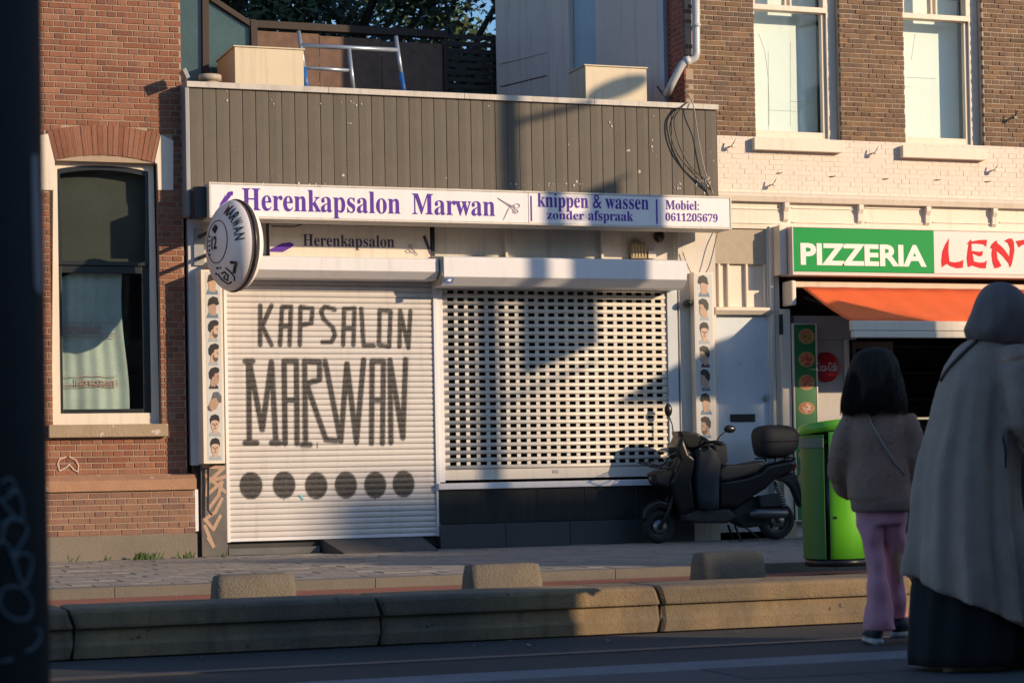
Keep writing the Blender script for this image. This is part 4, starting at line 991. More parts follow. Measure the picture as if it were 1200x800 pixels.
cable(arc([P(802, 106, 0), P(812, 122, YF-.07), P(818, 160, y_), P(826, 200, y_), P(836, 228, y_)]), 'pale thin cable running straight down the right end of the cladding', .006, mat('pale_cable', (.35, .32, .28), .5))
cable(arc([P(740, -10, .9), P(748, 40, .9), P(762, 85, .8), P(778, 112, .3), P(790, 114, 0)]), 'black cable running down the pale side wall to the foot of the rain pipe', .009)
cable(arc([P(843, 262, -.05), P(838, 285, -.1), P(828, 318, -.1), P(812, 322, -.08), P(800, 296, -.06)]), 'thin dark wire looping over the white pier above the right haircut strip', .005)
# ================================================================== things on and behind the flat roof
ac = mat('cream_metal', (.62, .53, .38), .5, .06, 3, .05, 30, streak=.25)
def roofbox(l, x0, x1, y0, y1, z0, z1):
    T = thing('roof_box', l, 'roof box', ((x0+x1)/2, y0, z0), 'cream metal boxes on the roof edge')
    n = 1; w_ = (x1-x0)/n
    MB().box(x0, x1, y0, y1, z0, z1).build('box_body', ac, T, .006)
    for i in range(n): B('front_sheet', ac, T, x0+w_*i+.003, x0+w_*(i+1)-.003, y0-.004, y0-.0005, z0+.01, z1-.012, .001)
    B('box_lid', ac, T, x0-.012, x1+.012, y0-.014, y1+.012, z1+.0005, z1+.014, .002)
q = RX(275, 57, 356, 104, .3); roofbox('long cream metal box on the roof beside the blue trestle ladder', q[0], q[1], .3, 1.15, 4.36, q[3])
q = RX(686, 79, 758, 124, .15); roofbox('shorter cream metal box on the roof near the rain pipe', q[0], q[1], .15, .62, 4.36, q[3])
c = W(246, 92, .1); v = MB(); v.tube([(c.x, .1, 4.36), (c.x, .1, c.z-.03)], .09, 18).tube([(c.x, .1, c.z-.03), (c.x, .1, c.z+.03)], .115, 18)
tag(v.build('roof_vent', mat('vent_cap', (.35, .3, .24), .6, .2)), 'small round roof vent behind the left end of the coping', 'vent')
# trestle ladder
lb = mat('ladder_alu', (.35, .4, .48), .35, .12, 6, metal=.5); lbb = mat('ladder_blue', (.02, .12, .4), .4, .1)
LD = thing('trestle_ladder', 'aluminium trestle ladder with blue feet standing on the roof against brown boards', 'ladder', tuple(W(410, 100, .6)))
def bar(a, b, r, nm, m_): MB().tube([a, b], r, 8).build(nm, m_, LD)
y_ = .6
for (a, b, ya, yb) in (((350, 37), (357, 84), .75, .62), ((464, 43), (470.5, 88), .75, .62), ((409, 58), (414.5, 106), .7, .6)):
    bar(W(*a, ya), W(*b, yb), .022, 'stile', lb)
for (a, b) in (((356.5, 80), (359.5, 106)), ((470, 86), (474, 112))): bar(W(*a, .625), W(*b, .56), .028, 'blue_foot', lbb)
bar(W(353, 53.5, .7), W(465.5, 59, .7), .024, 'rung', lb); bar(W(357, 79.5, .66), W(412, 83, .66), .02, 'rung', lb)
# brown boarded terrace screen and slat screen
FN = thing('board_screen', 'weathered brown board screen with dark rails standing behind the ladder on the roof', 'fence', tuple(W(400, 100, 3)))
q = RX(300, 40, 519, 112, 3.0); bm_ = mat('brown_board', (.2, .12, .085), .9, .25, 18, .5, 120, col2=(.14, .09, .07)); drk = mat('dark_brown_wood', (.035, .022, .018), .7, .2)
z1_ = W(410, 44, 3).z
for i in range(3):
    a = q[0]+(q[1]-q[0])*i/3; B('board', bm_, FN, a+.003, a+(q[1]-q[0])/3-.003, 3.0, 3.02, 4.36, z1_+.02*(1-i))
B('top_rail', drk, FN, q[0]-.05, q[1]+.05, 2.94, 3.06, z1_+.045, z1_+.13); B('post', drk, FN, q[0]-.08, q[0]-.004, 2.95, 3.05, 4.36, z1_+.14)
B('post', drk, FN, q[1]+.004, q[1]+.04, 2.95, 3.05, 4.36, z1_+.04)
FS = thing('slat_screen', 'dark open slatted wooden screen between the brown boards and the pale wall', 'fence', tuple(W(550, 100, 3)))
x0_, x1_ = q[1]+.045, W(583, 70, 3).x
zz = 4.4; k = 0
while zz < z1_+.08: B('slat', drk, FS, x0_, x1_, 3.0, 3.02, zz, zz+.055); zz += .085; k += 1
B('post', drk, FS, x1_-.06, x1_+.02, 3.021, 3.09, 4.36, z1_+.12); B('handrail', drk, FS, x0_, x1_+.05, 2.9, 2.98, 4.36+.45, 4.36+.5)
# glazed lean-to
GH = thing('glass_lean_to', 'glazed lean to with dark frame and sloping top at the roof left end', 'greenhouse', tuple(W(260, 90, 1.3)))
y_ = 1.3; tq = mat('teal_screen', (.045, .085, .09), .25, .3, 3)
def fbar(a, b, w_, nm='frame_bar', yy=y_): 
    m_ = MB(); stroke(m_, [(W(a[0], a[1], yy).x, W(a[0], a[1], yy).z), (W(b[0], b[1], yy).x, W(b[0], b[1], yy).z)], w_, yy, .07); m_.build(nm, drk, GH, .003)
fbar((239, -60), (240, 94), .07); fbar((241, -4), (296, 32), .055); fbar((296, 28), (297, 62), .07, yy=1.29); fbar((219, -30), (243, 0), .05, yy=1.31)
plate(pxp([(196, -60), (236, -60), (237, 96), (196, 96)], y_-.02), y_-.02, tq, 'glass_pane', GH, .006)
plate(pxp([(243, 2), (294, 35), (294, 100), (243, 96)], y_-.02), y_-.02, tq, 'glass_pane', GH, .006)
MB().box(W(196, 50, 1.4).x, W(294, 50, 1.4).x, 2.2, 2.22, 4.36, 5.3).build('inner_wall', mat('lean_dark', (.03, .04, .045), .8), GH)
B('lean_base', drk, GH, W(220, 50, 1.3).x, W(298, 50, 1.3).x, 1.3, 1.36, 4.36, W(260, 93, 1.3).z)
# pale neighbour with oblique wall
NB = thing('pale_annex', 'tall pale plastered side wall standing behind the roof box', 'house', (xc-1, 1.5, 4.3))
a_ = Vector((xc-.02, .42, 0)); dr = Vector((-.45, .89, 0)).normalized(); nn = Vector((-.89, -.45, 0)).normalized()
def hit(px, py=50, off=0):
    d = ray(px, py); o = a_+nn*off; den = d.x*nn.x+d.y*nn.y; t = ((o.x-CC.x)*nn.x+(o.y-CC.y)*nn.y)/den; return CC+d*t
pa = mat('plaster_pink', (.68, .55, .48), .75, .08, 2.5, .25, 25, streak=.25); pb_ = mat('plaster_grey', (.6, .51, .45), .75, .1, 2, .25, 20, streak=.3); pc = mat('plaster_sky_shade', (.42, .52, .58), .7, .1, 3, .2, 20, streak=.2)  # blue plaster: skylight in the shade put into the panel colour
def slab(p0, p1, off, th, m_, nm, z0=4.36, z1=8.5):
    A = hit(p0); Bp = hit(p1); vs = []
    for z in (z0, z1):
        for p_, o_ in ((A, off), (Bp, off), (Bp, off-th), (A, off-th)): v_ = p_+nn*o_; vs.append((v_.x, v_.y, z))
    return MB().add(vs, [(0, 1, 2, 3), (4, 7, 6, 5), (0, 4, 5, 1), (1, 5, 6, 2), (2, 6, 7, 3), (3, 7, 4, 0)]).build(nm, m_, NB, .004)
slab(581, 644, 0, .2, pb_, 'wall_panel'); slab(645, 668, .02, .2, pa, 'wall_panel'); slab(668.6, 697, -.06, .2, pc, 'recessed_panel'); slab(698, 775, .0, .2, pa, 'wall_panel')
slab(775.5, 781, .05, .2, mat('pale_trim2', (.5, .52, .55), .5, .1), 'corner_pipe')
for dz_ in (5.35, 5.0, 5.62): 
    A = hit(586)+nn*.004; Bp = hit(640)+nn*.004; MB().tube([(A.x, A.y, dz_-.03), (Bp.x, Bp.y, dz_)], .006, 5).build('board_joint', drk if dz_ == 5.35 else pb_, NB)
A = hit(581, 50); MB().add([(A.x+.1, A.y+.1, 4.3), (xc+.1, .6, 4.3), (xc+3.2, 9, 4.3), (A.x+2.9, 9, 4.3), (A.x+.1, A.y+.1, 8.5), (xc+.1, .6, 8.5), (xc+3.2, 9, 8.5), (A.x+2.9, 9, 8.5)], [(0, 1, 2, 3), (4, 7, 6, 5), (0, 4, 5, 1), (1, 5, 6, 2), (2, 6, 7, 3), (3, 7, 4, 0)]).build('annex_body', pb_, NB)
# trees behind
leafm = mat('leaf_dark', (.035, .06, .02), .6, .4, 3, tint=[(.02, .035, .012), (.05, .08, .025), (.03, .055, .018), (.07, .1, .03)])
barkm = mat('bark', (.07, .055, .04), .9, .3, 9, .8, 30)
def tree(lab, cx, cy, tz, crown, n, seed, sz=.07):
    random.seed(seed); T = thing('broadleaf_tree', lab, 'tree', (cx, cy, 0), 'trees behind the shop')
    tr = MB(); tr.tube([(cx, cy, 0), (cx+.1, cy, 1.8), (cx-.05, cy+.1, 3.8), (cx+.1, cy, 5.6), (cx, cy, tz)], [.24, .2, .17, .12, .05], 10)
    cl = []
    for i in range(30):
        a = random.uniform(0, 6.28); r = random.uniform(.1, 1)**.5; h = random.uniform(-1, 1)
        p = Vector((cx+crown[0]*r*math.cos(a)*(1-.3*h*h), cy+crown[1]*r*math.sin(a), tz+crown[2]*h)); cl.append((p, random.uniform(.45, .95)))
        st = Vector((cx, cy, random.uniform(3.2, tz))); m_ = (st+p)/2+Vector((random.uniform(-.2, .2), 0, .15)); tr.tube([st, m_, p], [.06, .04, .012], 5)
    tr.build('trunk', barkm, T)
    lf = MB()
    for i in range(n):
        p, r = random.choice(cl); d = Vector((random.gauss(0, 1), random.gauss(0, 1), random.gauss(0, .8))).normalized()*r*random.uniform(.3, 1.05)
        c = p+d; u = Vector((random.gauss(0, 1), random.gauss(0, 1), random.gauss(0, .6))).normalized(); v = u.orthogonal().normalized(); s_ = sz*random.uniform(.7, 1.4)
        lf.add([c-u*s_, c+v*s_*.55+u*s_*.1, c+u*s_, c-v*s_*.55+u*s_*.1], [(0, 1, 2, 3)], random.random())
    tag(lf.build('crown', leafm, T), kind='stuff')
tree('dark leafy tree rising behind the glazed lean to and the left roof box', -1.2, 10, 8.0, (2.4, 1.5, 1.9), 12000, 1)
tree('dark leafy tree rising behind the brown board screen', 1.5, 11, 7.8, (2.4, 1.5, 2.0), 12000, 2)
tree('dark leafy tree rising behind the slatted screen left of the pale wall', 4.0, 12.5, 8.0, (2.2, 1.5, 2.2), 9000, 4)
tree('taller dark tree farther back filling the gaps between the front crowns', 1.0, 17, 9.0, (5.5, 1.8, 3.4), 14000, 5, .12)
tag(MB().box(-14, 22, 26, 34, -.1, 8.6).build('garden_building', mat('far_wall', (.05, .05, .045), .9)), 'dark low building far behind the trees', 'building')
# ================================================================== the street beside and behind the camera (casts the long shadows)
XM = W(571, 450, 0).x+8.0; YM = -8.0
def occ(px, py, y0):               # shadow seen at a pixel on plane y0 -> its caster in the plane x = XM
    s_ = W(px, py, y0); d = XM-s_.x; return (y0-d, s_.z+.4*d)
poleM = mat('pole_grey', (.12, .13, .13), .5, .1)
LP = thing('street_lamp', 'grey street lamp mast with flag signs whose shadow falls across the shop front', 'street lamp', (XM, YM, 0))
a0_ = occ(611, 142, YF); a1_ = occ(690, 121, YF); e0 = occ(692, 112, .15); e1 = occ(752, 96, .15)
MB().tube([(XM, YM, -.1), (XM, YM, 4), (XM, YM, a0_[1]+.9)], [.11, .095, .08], 14).build('mast', poleM, LP)
MB().tube([(XM, YM, a0_[1]-.06), (XM, a0_[0], a0_[1]), (XM, a1_[0], a1_[1])], .035, 8).build('lamp_arm', poleM, LP)
MB().ell((XM, (e0[0]+e1[0])/2, (e0[1]+e1[1])/2), (.16, abs(e1[0]-e0[0])/2+.05, .1), 16, 10).build('lamp_head', poleM, LP)
b0 = occ(612, 440, 0); b1 = occ(697, 405, 0); t1 = occ(690, 228, YS); t0 = (b0[0], t1[1])
FL = thing('flag_sign', 'large rectangular flag sign clamped to the street lamp mast', 'sign', (XM, b0[0], b0[1]))
MB().box(XM-.03, XM+.03, b0[0], b1[0], b0[1], t1[1]).build('sign_plate', mat('sign_back', (.3, .3, .3), .5), FL)
MB().tube([(XM, YM, b0[1]+.3), (XM, b0[0], b0[1]+.3)], .02, 6).tube([(XM, YM, t1[1]-.2), (XM, b0[0], t1[1]-.2)], .02, 6).build('clamp', poleM, FL)
r0 = occ(593, 469, 0); r1 = occ(697, 426, 0); r2 = occ(702, 219, YF); r3 = occ(738, 205, YF)
MB().tube([(XM, YM, r0[1]), (XM, r1[0], r0[1])], .018, 6).build('lower_bracket', poleM, LP)
MB().tube([(XM, YM, r2[1]), (XM, r3[0], r2[1])], .014, 6).build('cable_stay', poleM, LP)
ap = [occ(*p, 0) for p in ((719, 474), (783, 433), (835, 402), (900, 380), (905, 470), (783, 475))]  # outline taken from the cast shadow, plate added to throw it
AR = thing('shadow_plate', 'added unseen pointed plate shaped to cast the pointed shadow on the right shutter', 'sign', (XM, ap[0][0], ap[0][1]))
MB().prism(ap, XM-.02, XM+.02, 'x').build('sign_plate', mat('shadow_plate_back', (.35, .35, .35), .5), AR)
yy = (ap[2][0]+ap[3][0])/2; MB().tube([(XM+.05, yy, -.1), (XM+.05, yy, ap[3][1])], .04, 8).build('plate_post', poleM, AR)
# added shelter out of view, placed to shade the people and the barrier
SHL = thing('shade_shelter', 'added unseen shelter with solid panels that shades the walking people', 'shelter', (-1.2, -15, 0))
for i in range(3): B('back_panel', mat('shelter_panel', (.12, .13, .14), .5), SHL, -2.75+i*.97, -1.79+i*.97, -15.05, -15.0, .12, 2.45)
for x_ in (-2.8, -1.8, -.82, .17): B('shelter_post', poleM, SHL, x_, x_+.04, -15.08, -14.98, 0, 2.55)
B('shelter_roof', poleM, SHL, -2.9, .25, -16.2, -14.9, 2.56, 2.66)
# houses across the street, roof heights shaped for the shadows they cast
def row_house(lab, x0, x1, h, peak=None, col=(.3, .2, .15)):
    T = thing('row_house', lab, 'house', ((x0+x1)/2, -38, 0), 'houses across the street')
    fm = mat('far_brick_%d' % int(col[0]*100), col, .9, .15, 4)
    MB().box(x0, x1-.02, -38.3, -38, 0, h).build('facade', fm, T)
    MB().box(x0, x1-.02, -46, -38.301, 0, min(h-4, 8.5)).build('rear_body', fm, T)
    if peak: MB().prism([(x0, h+.001), (x1-.02, h+.001), (peak[0], peak[1])], -38.3, -38, 'y').build('gable', fm, T)
    else: B('roof_cornice', cream(), T, x0, x1-.03, -38.1, -37.8, h-.35, h-.1)
    n = max(1, int((x1-x0)/2.2)); wdt = (x1-x0)/n
    for i in range(n):
        for z in (1.0, 4.4, 7.8):
            if z+2.2 < h: a = x0+wdt*(i+.3); f = B('window', cream(), T, a, a+wdt*.42, -37.99, -37.95, z, z+2.1); B('pane', mat('far_glass', (.03, .04, .05), .1, .1), f, a+.08, a+wdt*.42-.08, -37.949, -37.94, z+.08, z+2.02)
row_house('lowest brown terrace house across the street', 4, 30.8, 10.4, col=(.28, .18, .13))
row_house('narrow pale house across the street', 30.8, 33.3, 12.9, col=(.5, .44, .36))
row_house('red brick house across the street', 33.3, 36.2, 14.8, col=(.32, .15, .1))
row_house('tall brown house across the street next to the slim gable', 36.2, 40.4, 15.88, None, (.26, .17, .12))
row_house('slim house across the street with a pointed gable shaped to shade the front door', 40.4, 41.3, 16.6, (40.85, 17.3), (.3, .19, .14))
row_house('wide grey house at the right end across the street', 41.3, 62, 16.3, col=(.36, .34, .3))
row_house('brick house directly behind the camera across the street', -30, 4, 9.5, col=(.34, .22, .16))
# ================================================================== near black post with graffiti
yp = -18.25
c0 = W(54, 400, yp); rp = .115; pc_ = Vector((W(55, 400, yp).x-rp*1.02, yp, 0))
PT = thing('black_post', 'thick dark blue black lamp post with pale graffiti at the left edge', 'post', tuple(pc_))
pmat = mat('post_paint', (.006, .009, .014), .7, .25, 6, .05, 30, spec=.2)
MB().tube([(pc_.x, pc_.y, -.3), (pc_.x, pc_.y, 1.0), (pc_.x, pc_.y, 4)], rp, 40).build('shaft', pmat, PT)
def onpost(px, py):
    d = ray(px, py); ox, oy = CC.x-pc_.x, CC.y-pc_.y; a = d.x*d.x+d.y*d.y; b = 2*(ox*d.x+oy*d.y); c = ox*ox+oy*oy-(rp+.0015)**2
    t = (-b-math.sqrt(max(0, b*b-4*a*c)))/(2*a); return CC+d*t
gm_ = mat('graffiti_chalk', (.1, .16, .2), .7, .2, 30); g_ = MB()
def scr(pts): g_.tube([onpost(a, b) for a, b in pts], .0013, 5)
S_ = lambda *p: [(a*.3, 560+b*.3) for a, b in p]
def cr_sm(p): 
    v = [Vector((a, b, 0)) for a, b in p]; return [(q.x, q.y) for q in arc(v, 5)]
for pt in (S_((0, 235), (35, 270), (60, 340), (95, 420), (125, 330), (110, 300), (70, 295), (55, 330)), S_((45, 305), (85, 250), (105, 200), (80, 165), (30, 165), (0, 190)),
           S_((0, 90), (50, 60), (75, 60), (90, 150), (60, 155), (0, 80)), S_((0, 445), (30, 425), (85, 430), (125, 490), (110, 545), (50, 548), (0, 500), (5, 450)),
           S_((140, 590), (158, 595), (150, 640), (120, 670), (100, 672)), S_((0, 715), (50, 705)), S_((0, 20), (40, 0), (60, 40), (30, 45)), S_((0, 270), (15, 200), (45, 150))):
    scr(cr_sm(pt))
tag(g_.build('graffiti_tag', gm_, PT), kind='stuff')
stp = [onpost(a, b) for a, b in ((37, 182), (44.5, 181), (48, 250), (50, 340), (47, 345), (41, 335), (38, 250))]
MB().add(stp+[p+Vector((.0, .003, 0)) for p in stp], [tuple(range(7)), tuple(range(13, 6, -1))]).build('sticker_remains', mat('sticker_pale', (.13, .14, .17), .6, .1, 8), PT)
# ================================================================== round projecting sign
cpx, cpy, yc_ = 274.5, 288, -.98
ctr = W(cpx, cpy, yc_); sdist = (ctr-CC).dot(CF); R_ = 54.0/FPX*sdist; ba = math.radians(15.5)
eu = Vector((math.sin(ba), -math.cos(ba), 0)); en = Vector((-math.cos(ba), -math.sin(ba), 0)); ez = Vector((0, 0, 1)); bl_ = .2
RS = thing('round_sign', 'round white bulging sign with black rim and black lettering hung off the left pilaster', 'sign', tuple(ctr))
def dome(u, v, side=1, off=0.0):
    k = max(0.0, 1-(u*u+v*v)/(R_*R_)); return ctr+eu*u+ez*v+en*side*(bl_*math.sqrt(k)*.97+.008+off*2.5)
sgm = mat('dome_white', (.84, .78, .76), .3, .04, 5, streak=.08)
for side, nm in ((1, 'front_dome'), (-1, 'back_dome')):
    rings = []
    for j in range(13):
        rr = R_*.985*math.sin(math.pi/2*j/12) if j else .002
        rings.append([dome(rr*math.cos(6.2832*k/48), rr*math.sin(6.2832*k/48), side) for k in range(48)])
    MB().loft(rings, caps=False).build(nm, sgm, RS)
rm = MB(); rings = []
for (rr, o_) in ((.975, -.022), (1.0, -.018), (1.012, -.008), (1.012, .008), (1.0, .018), (.975, .022)):
    rings.append([ctr+eu*(R_*rr*math.cos(6.2832*k/64))+ez*(R_*rr*math.sin(6.2832*k/64))+en*o_*.6 for k in range(64)])
rm.loft(rings, caps=False).build('black_rim', black(), RS)
bkm = mat('sign_black', (.015, .013, .015), .4, .05)
ri = MB(); ri.tube([dome(.46*R_*math.cos(6.2832*k/48), .46*R_*math.sin(6.2832*k/48)+.03, 1, .001) for k in range(49)], .0045, 5); ri.build('ring_line', bkm, RS)
def arct(s, a0, a1, r0, hgt, wd, flip=1, nm='dome_letter'):
    n = len(s)
    for i, ch in enumerate(s):
        a = math.radians(a0+(a1-a0)*i/(n-1))
        def pj(u, t, d, a=a):
            rr = r0+t*flip; x_ = rr*math.cos(a)+u*math.sin(a)*flip; z_ = rr*math.sin(a)-u*math.cos(a)*flip
            return dome(x_, z_, 1, .001+d)
        to_text(ch, -wd/2, wd/2, 0, hgt, 0, bkm, nm, RS, bold=.005, proj=pj, depth=.002)
arct('MARWAN', 68, 8, .68*R_, .1, .058)
fl_ = lambda u, t, d: dome(u, t, 1, .001+d)
to_text('12', -.075, .03, -.04, .085, 0, bkm, 'price_number', RS, proj=lambda u, t, d: dome(u+.0, t, 1, .001+d), bold=.01, depth=.002)
def sd_(pts, r=.009, nm='dome_stroke'): MB().tube([dome(a*R_, b*R_, 1, .001) for a, b in pts], r, 5).build(nm, bkm, RS)
sd_([(-.05, .42), (-.12, .33), (-.02, .27), (.05, .36), (-.05, .42)], .014, 'crown_mark'); sd_([(-.1, .33), (.0, .4)], .02, 'crown_mark')
for k in range(5): sd_([(-.33, .2-.1*k), (-.27, .22-.1*k)], .008, 'small_mark')
sd_([(.5, -.42), (.68, -.44), (.6, -.5), (.5, -.64)], .017); sd_([(.3, -.52), (.42, -.62), (.46, -.72), (.4, -.8)], .008)
sd_([(.1, -.62), (.22, -.6), (.3, -.68), (.2, -.78), (.1, -.72), (.2, -.68)], .01); sd_([(-.06, -.62), (.0, -.74), (.15, -.85), (.3, -.82)], .009); sd_([(-.16, -.6), (-.13, -.62)], .012); sd_([(-.05, -.5), (.02, -.5)], .012); sd_([(.1, -.5), (.13, -.5)], .01)
for zz_, in ((277,), (302,)):
    p_ = W(232, zz_, -.05); q_ = ctr+eu*(-R_*.99); MB().tube([(p_.x+.02, -.02, p_.z), (q_.x, q_.y+.0, p_.z)], .022, 8).build('bracket_arm', darkm(), RS)
p_ = W(232, 277, -.05); q_ = ctr+eu*(-R_*1.05); MB().tube([(q_.x, q_.y+.02, W(232, 270, -.05).z), (q_.x, q_.y+.02, W(232, 309, -.05).z)], .02, 8).build('bracket_plate', darkm(), RS)
MB().box(p_.x-.04, p_.x+.06, -.05, -.021, W(232, 311, -.05).z, W(232, 268, -.05).z).build('wall_plate', zinc(), RS)
# ================================================================== scooter
gs_ = G(762, 634); 
_a = W(771, 600, -.42); _b = W(909, 600, -.5); f0 = Vector((_a.x, -.42, 0)); r0_ = Vector((_b.x, -.5, 0))          # wheel contacts
ux = (r0_-f0); WB = ux.length; ux = ux.normalized(); uy = Vector((-ux.y, ux.x, 0))
SCALE_S = 550/WB                                   # zoomed pixels per metre
SCO = thing('parked_scooter', 'black motor scooter with top box and leg cover parked in the shade by the plinth', 'scooter', tuple(f0))
def sp_(X, Y, w_=0.0): return f0+ux*((X-165)/SCALE_S)+uy*w_+Vector((0, 0, (697-Y)/SCALE_S))
sblk = mat('scooter_black', (.007, .0075, .009), .32, .1, 6, coat=.15, spec=.35); smat = mat('scooter_matt', (.011, .0115, .013), .65, .15, 12, .2, 60); rub = mat('tyre_rubber', (.014, .014, .014), .85, .1)
alu = mat('dull_alloy', (.25, .25, .25), .35, .15, metal=.8); cvr = mat('leg_cover_cloth', (.018, .022, .028), .75, .15, 5, .3, 40)
def sprism(nm, pts, hw, m_, bev=.012, off=0.0, taper=None, parent=None):
    n = len(pts); mb = MB()
    c = (sum(p[0] for p in pts)/n, sum(p[1] for p in pts)/n)
    rings = []
    for w_, k in ((-hw, .86), (-hw*.75, 1), (hw*.75, 1), (hw, .86)):
        rings.append([sp_(c[0]+(p[0]-c[0])*k, c[1]+(p[1]-c[1])*k, w_+off) for p in pts])
    mb.loft(rings, smooth=False)
    return mb.build(nm, m_, parent or SCO, bev)
def wheel(X, Y, R, nm='wheel'):
    c = sp_(X, Y); r = R/SCALE_S; t = MB(); rings = []
    for k in range(9):
        a = math.pi*2*k/8; rings.append([c+ux*((r-.045+.045*math.cos(a))*math.cos(q))+Vector((0, 0, 1))*((r-.045+.045*math.cos(a))*math.sin(q))+uy*.055*math.sin(a) for q in [6.2832*j/32 for j in range(32)]])
    w_ = t.loft(rings, caps=False).build('wheel', rub, SCO)
    rm = MB(); rin = r-.085
    for side in (-1, 1):
        pass
    rings = []
    for rr, oo in ((r-.08, -.04), (r-.1, -.035), (r-.1, .035), (r-.08, .04)):
        rings.append([c+ux*(rr*math.cos(q))+Vector((0, 0, rr*math.sin(q)))+uy*oo for q in [6.2832*j/32 for j in range(32)]])
    rm.loft(rings, caps=False)
    for k in range(5):
        q = 6.2832*k/5+.3; d = ux*math.cos(q)+Vector((0, 0, math.sin(q))); rm.tube([c+d*.03, c+d*(r-.09)], [.02, .012], 6)
    rm.tube([c-uy*.06, c+uy*.06], .035, 12); rm.build('rim', alu if 0 else mat('dark_alloy', (.06, .06, .06), .4, .1, metal=.6), w_)
    MB().tube([c-uy*.05, c-uy*.055], [.075, .075], 20).build('brake_disc', alu, w_)
wheel(165, 622, 74); wheel(715, 600+8, 86)
sprism('front_fender', [(85, 590), (95, 552), (125, 522), (170, 508), (215, 520), (235, 545), (215, 552), (170, 540), (125, 560), (105, 595)], .062, sblk)
for w_ in (-.075, .075): MB().tube([sp_(250, 440, w_*.8), sp_(200, 560, w_), sp_(165, 622, w_)], [.024, .022, .02], 8).build('fork_leg', smat, SCO)
sprism('front_apron', [(262, 225), (290, 300), (330, 330), (300, 430), (320, 560), (250, 580), (222, 500), (200, 440), (225, 390), (250, 330), (235, 280)], .16, sblk, .02)
sprism('nose_cowl', [(128, 395), (160, 380), (230, 380), (280, 350), (290, 420), (240, 470), (190, 455), (140, 440)], .11, smat, .015)
MB().ell(sp_(150, 412), (.05, .08, .045), 12, 8).build('headlight', mat('lamp_glass', (.2, .2, .22), .1, .1), SCO)
sprism('handlebar_cowl', [(248, 212), (300, 214), (340, 222), (400, 256), (385, 285), (330, 292), (285, 290), (258, 255)], .13, sblk, .015)
for w_, X in ((-.34, 392), (.34, 330)):
    MB().tube([sp_(345, 265, 0), sp_(X, 262, w_*.7), sp_(X+20, 270, w_)], [.016, .016, .016], 8).build('handlebar', smat, SCO)
    MB().tube([sp_(X, 264, w_*.72), sp_(X+22, 272, w_*1.02)], .024, 10).build('grip', rub, SCO)
    MB().tube([sp_(X-20, 280, w_*.6), sp_(X-32, 292, w_*.95)], .007, 5).build('brake_lever', alu, SCO)
st_ = MB().tube([sp_(282, 225, .25), sp_(280, 180, .27), sp_(266, 140, .28)], .007, 6).build('mirror_stem', smat, SCO); MB().ell(sp_(265, 118, .28), (.045, .03, .07), 12, 8).build('mirror', sblk, SCO)
st_ = MB().tube([sp_(400, 262, -.25), sp_(412, 238, -.28), sp_(440, 215, -.3)], .007, 6).build('mirror_stem', smat, SCO); MB().ell(sp_(456, 208, -.3), (.07, .03, .042), 12, 8).build('mirror', sblk, SCO)
# leg cover hanging between handlebar and seat
cv = MB(); rings = []
for k, (ya, xl, xr) in enumerate(((290, 325, 395), (310, 326, 436), (360, 326, 428), (420, 324, 422), (500, 328, 420), (552, 336, 415))):
    rings.append([sp_(xl+(xr-xl)*t, ya+6*math.sin(t*7+k), -(.19+.03*math.sin(t*3.1)+.012*math.sin(t*11+k*1.7))) for t in [j/10 for j in range(11)]]+[sp_(xr-(xr-xl)*t, ya, .17) for t in [j/4 for j in range(5)]])
cv.loft(rings).build('leg_cover', cvr, SCO)
sprism('cover_flap', [(395, 275), (462, 268), (466, 350), (440, 375), (405, 340)], .2, cvr, .015)
for w_ in (-.16, .0, .16): MB().tube([sp_(100, 345, w_), sp_(150, 362, w_), sp_(200, 375, w_), sp_(262, 300, w_*.6)], .006, 5).build('rack_wire', smat, SCO)
for (a, b) in (((100, 345), (250, 300)), ((150, 362), (262, 318)), ((200, 376), (270, 340))): MB().tube([sp_(*a, -.17), sp_(*b, -.13)], .006, 5).build('rack_wire', smat, SCO)
for (a) in ((100, 345), (150, 362), (200, 375)): MB().tube([sp_(*a, -.17), sp_(*a, .17)], .006, 5).build('rack_wire', smat, SCO)
sprism('seat', [(418, 405), (430, 375), (460, 360), (540, 362), (590, 352), (640, 345), (660, 360), (620, 395), (545, 418), (470, 436), (428, 434)], .14, mat('seat_vinyl', (.02, .02, .022), .5, .1, 8, .15, 90), .02)
sprism('rear_body', [(432, 437), (545, 422), (625, 398), (665, 362), (790, 340), (802, 352), (785, 392), (700, 425), (650, 470), (590, 500), (500, 555), (434, 548)], .145, sblk, .02)
sprism('floorboard', [(250, 575), (320, 552), (480, 552), (520, 590), (470, 615), (330, 612), (262, 602)], .15, smat, .015)
sprism('engine', [(500, 560), (600, 500), (690, 520), (740, 600), (690, 630), (560, 640), (505, 610)], .09, smat, .015, .04)
sprism('air_box', [(612, 500), (700, 490), (742, 520), (735, 548), (620, 552)], .05, smat, .012, -.1)
MB().tube([sp_(565, 578, -.15), sp_(600, 575, -.16), sp_(730, 578, -.17), sp_(742, 580, -.17)], [.035, .052, .052, .03], 14).build('muffler', mat('muffler_steel', (.12, .12, .12), .35, .1, metal=.7), SCO)
MB().tube([sp_(690, 440, -.13), sp_(750, 582, -.13)], .018, 8).build('shock_absorber', smat, SCO); 
sp2 = MB()
for k in range(8): t0, t1_ = .15+k*.08, .19+k*.08; a_, b_ = sp_(690, 440, -.13), sp_(750, 582, -.13); sp2.tube([a_.lerp(b_, t0), a_.lerp(b_, t1_)], .03, 10)
tag(sp2.build('spring_coil', alu, SCO), kind='stuff')
sprism('rear_fender', [(700, 425), (790, 400), (812, 412), (838, 545), (828, 556), (790, 470), (760, 440)], .06, smat, .01)
pl_ = MB(); a_, b_ = sp_(800, 440, 0), sp_(836, 548, 0); 
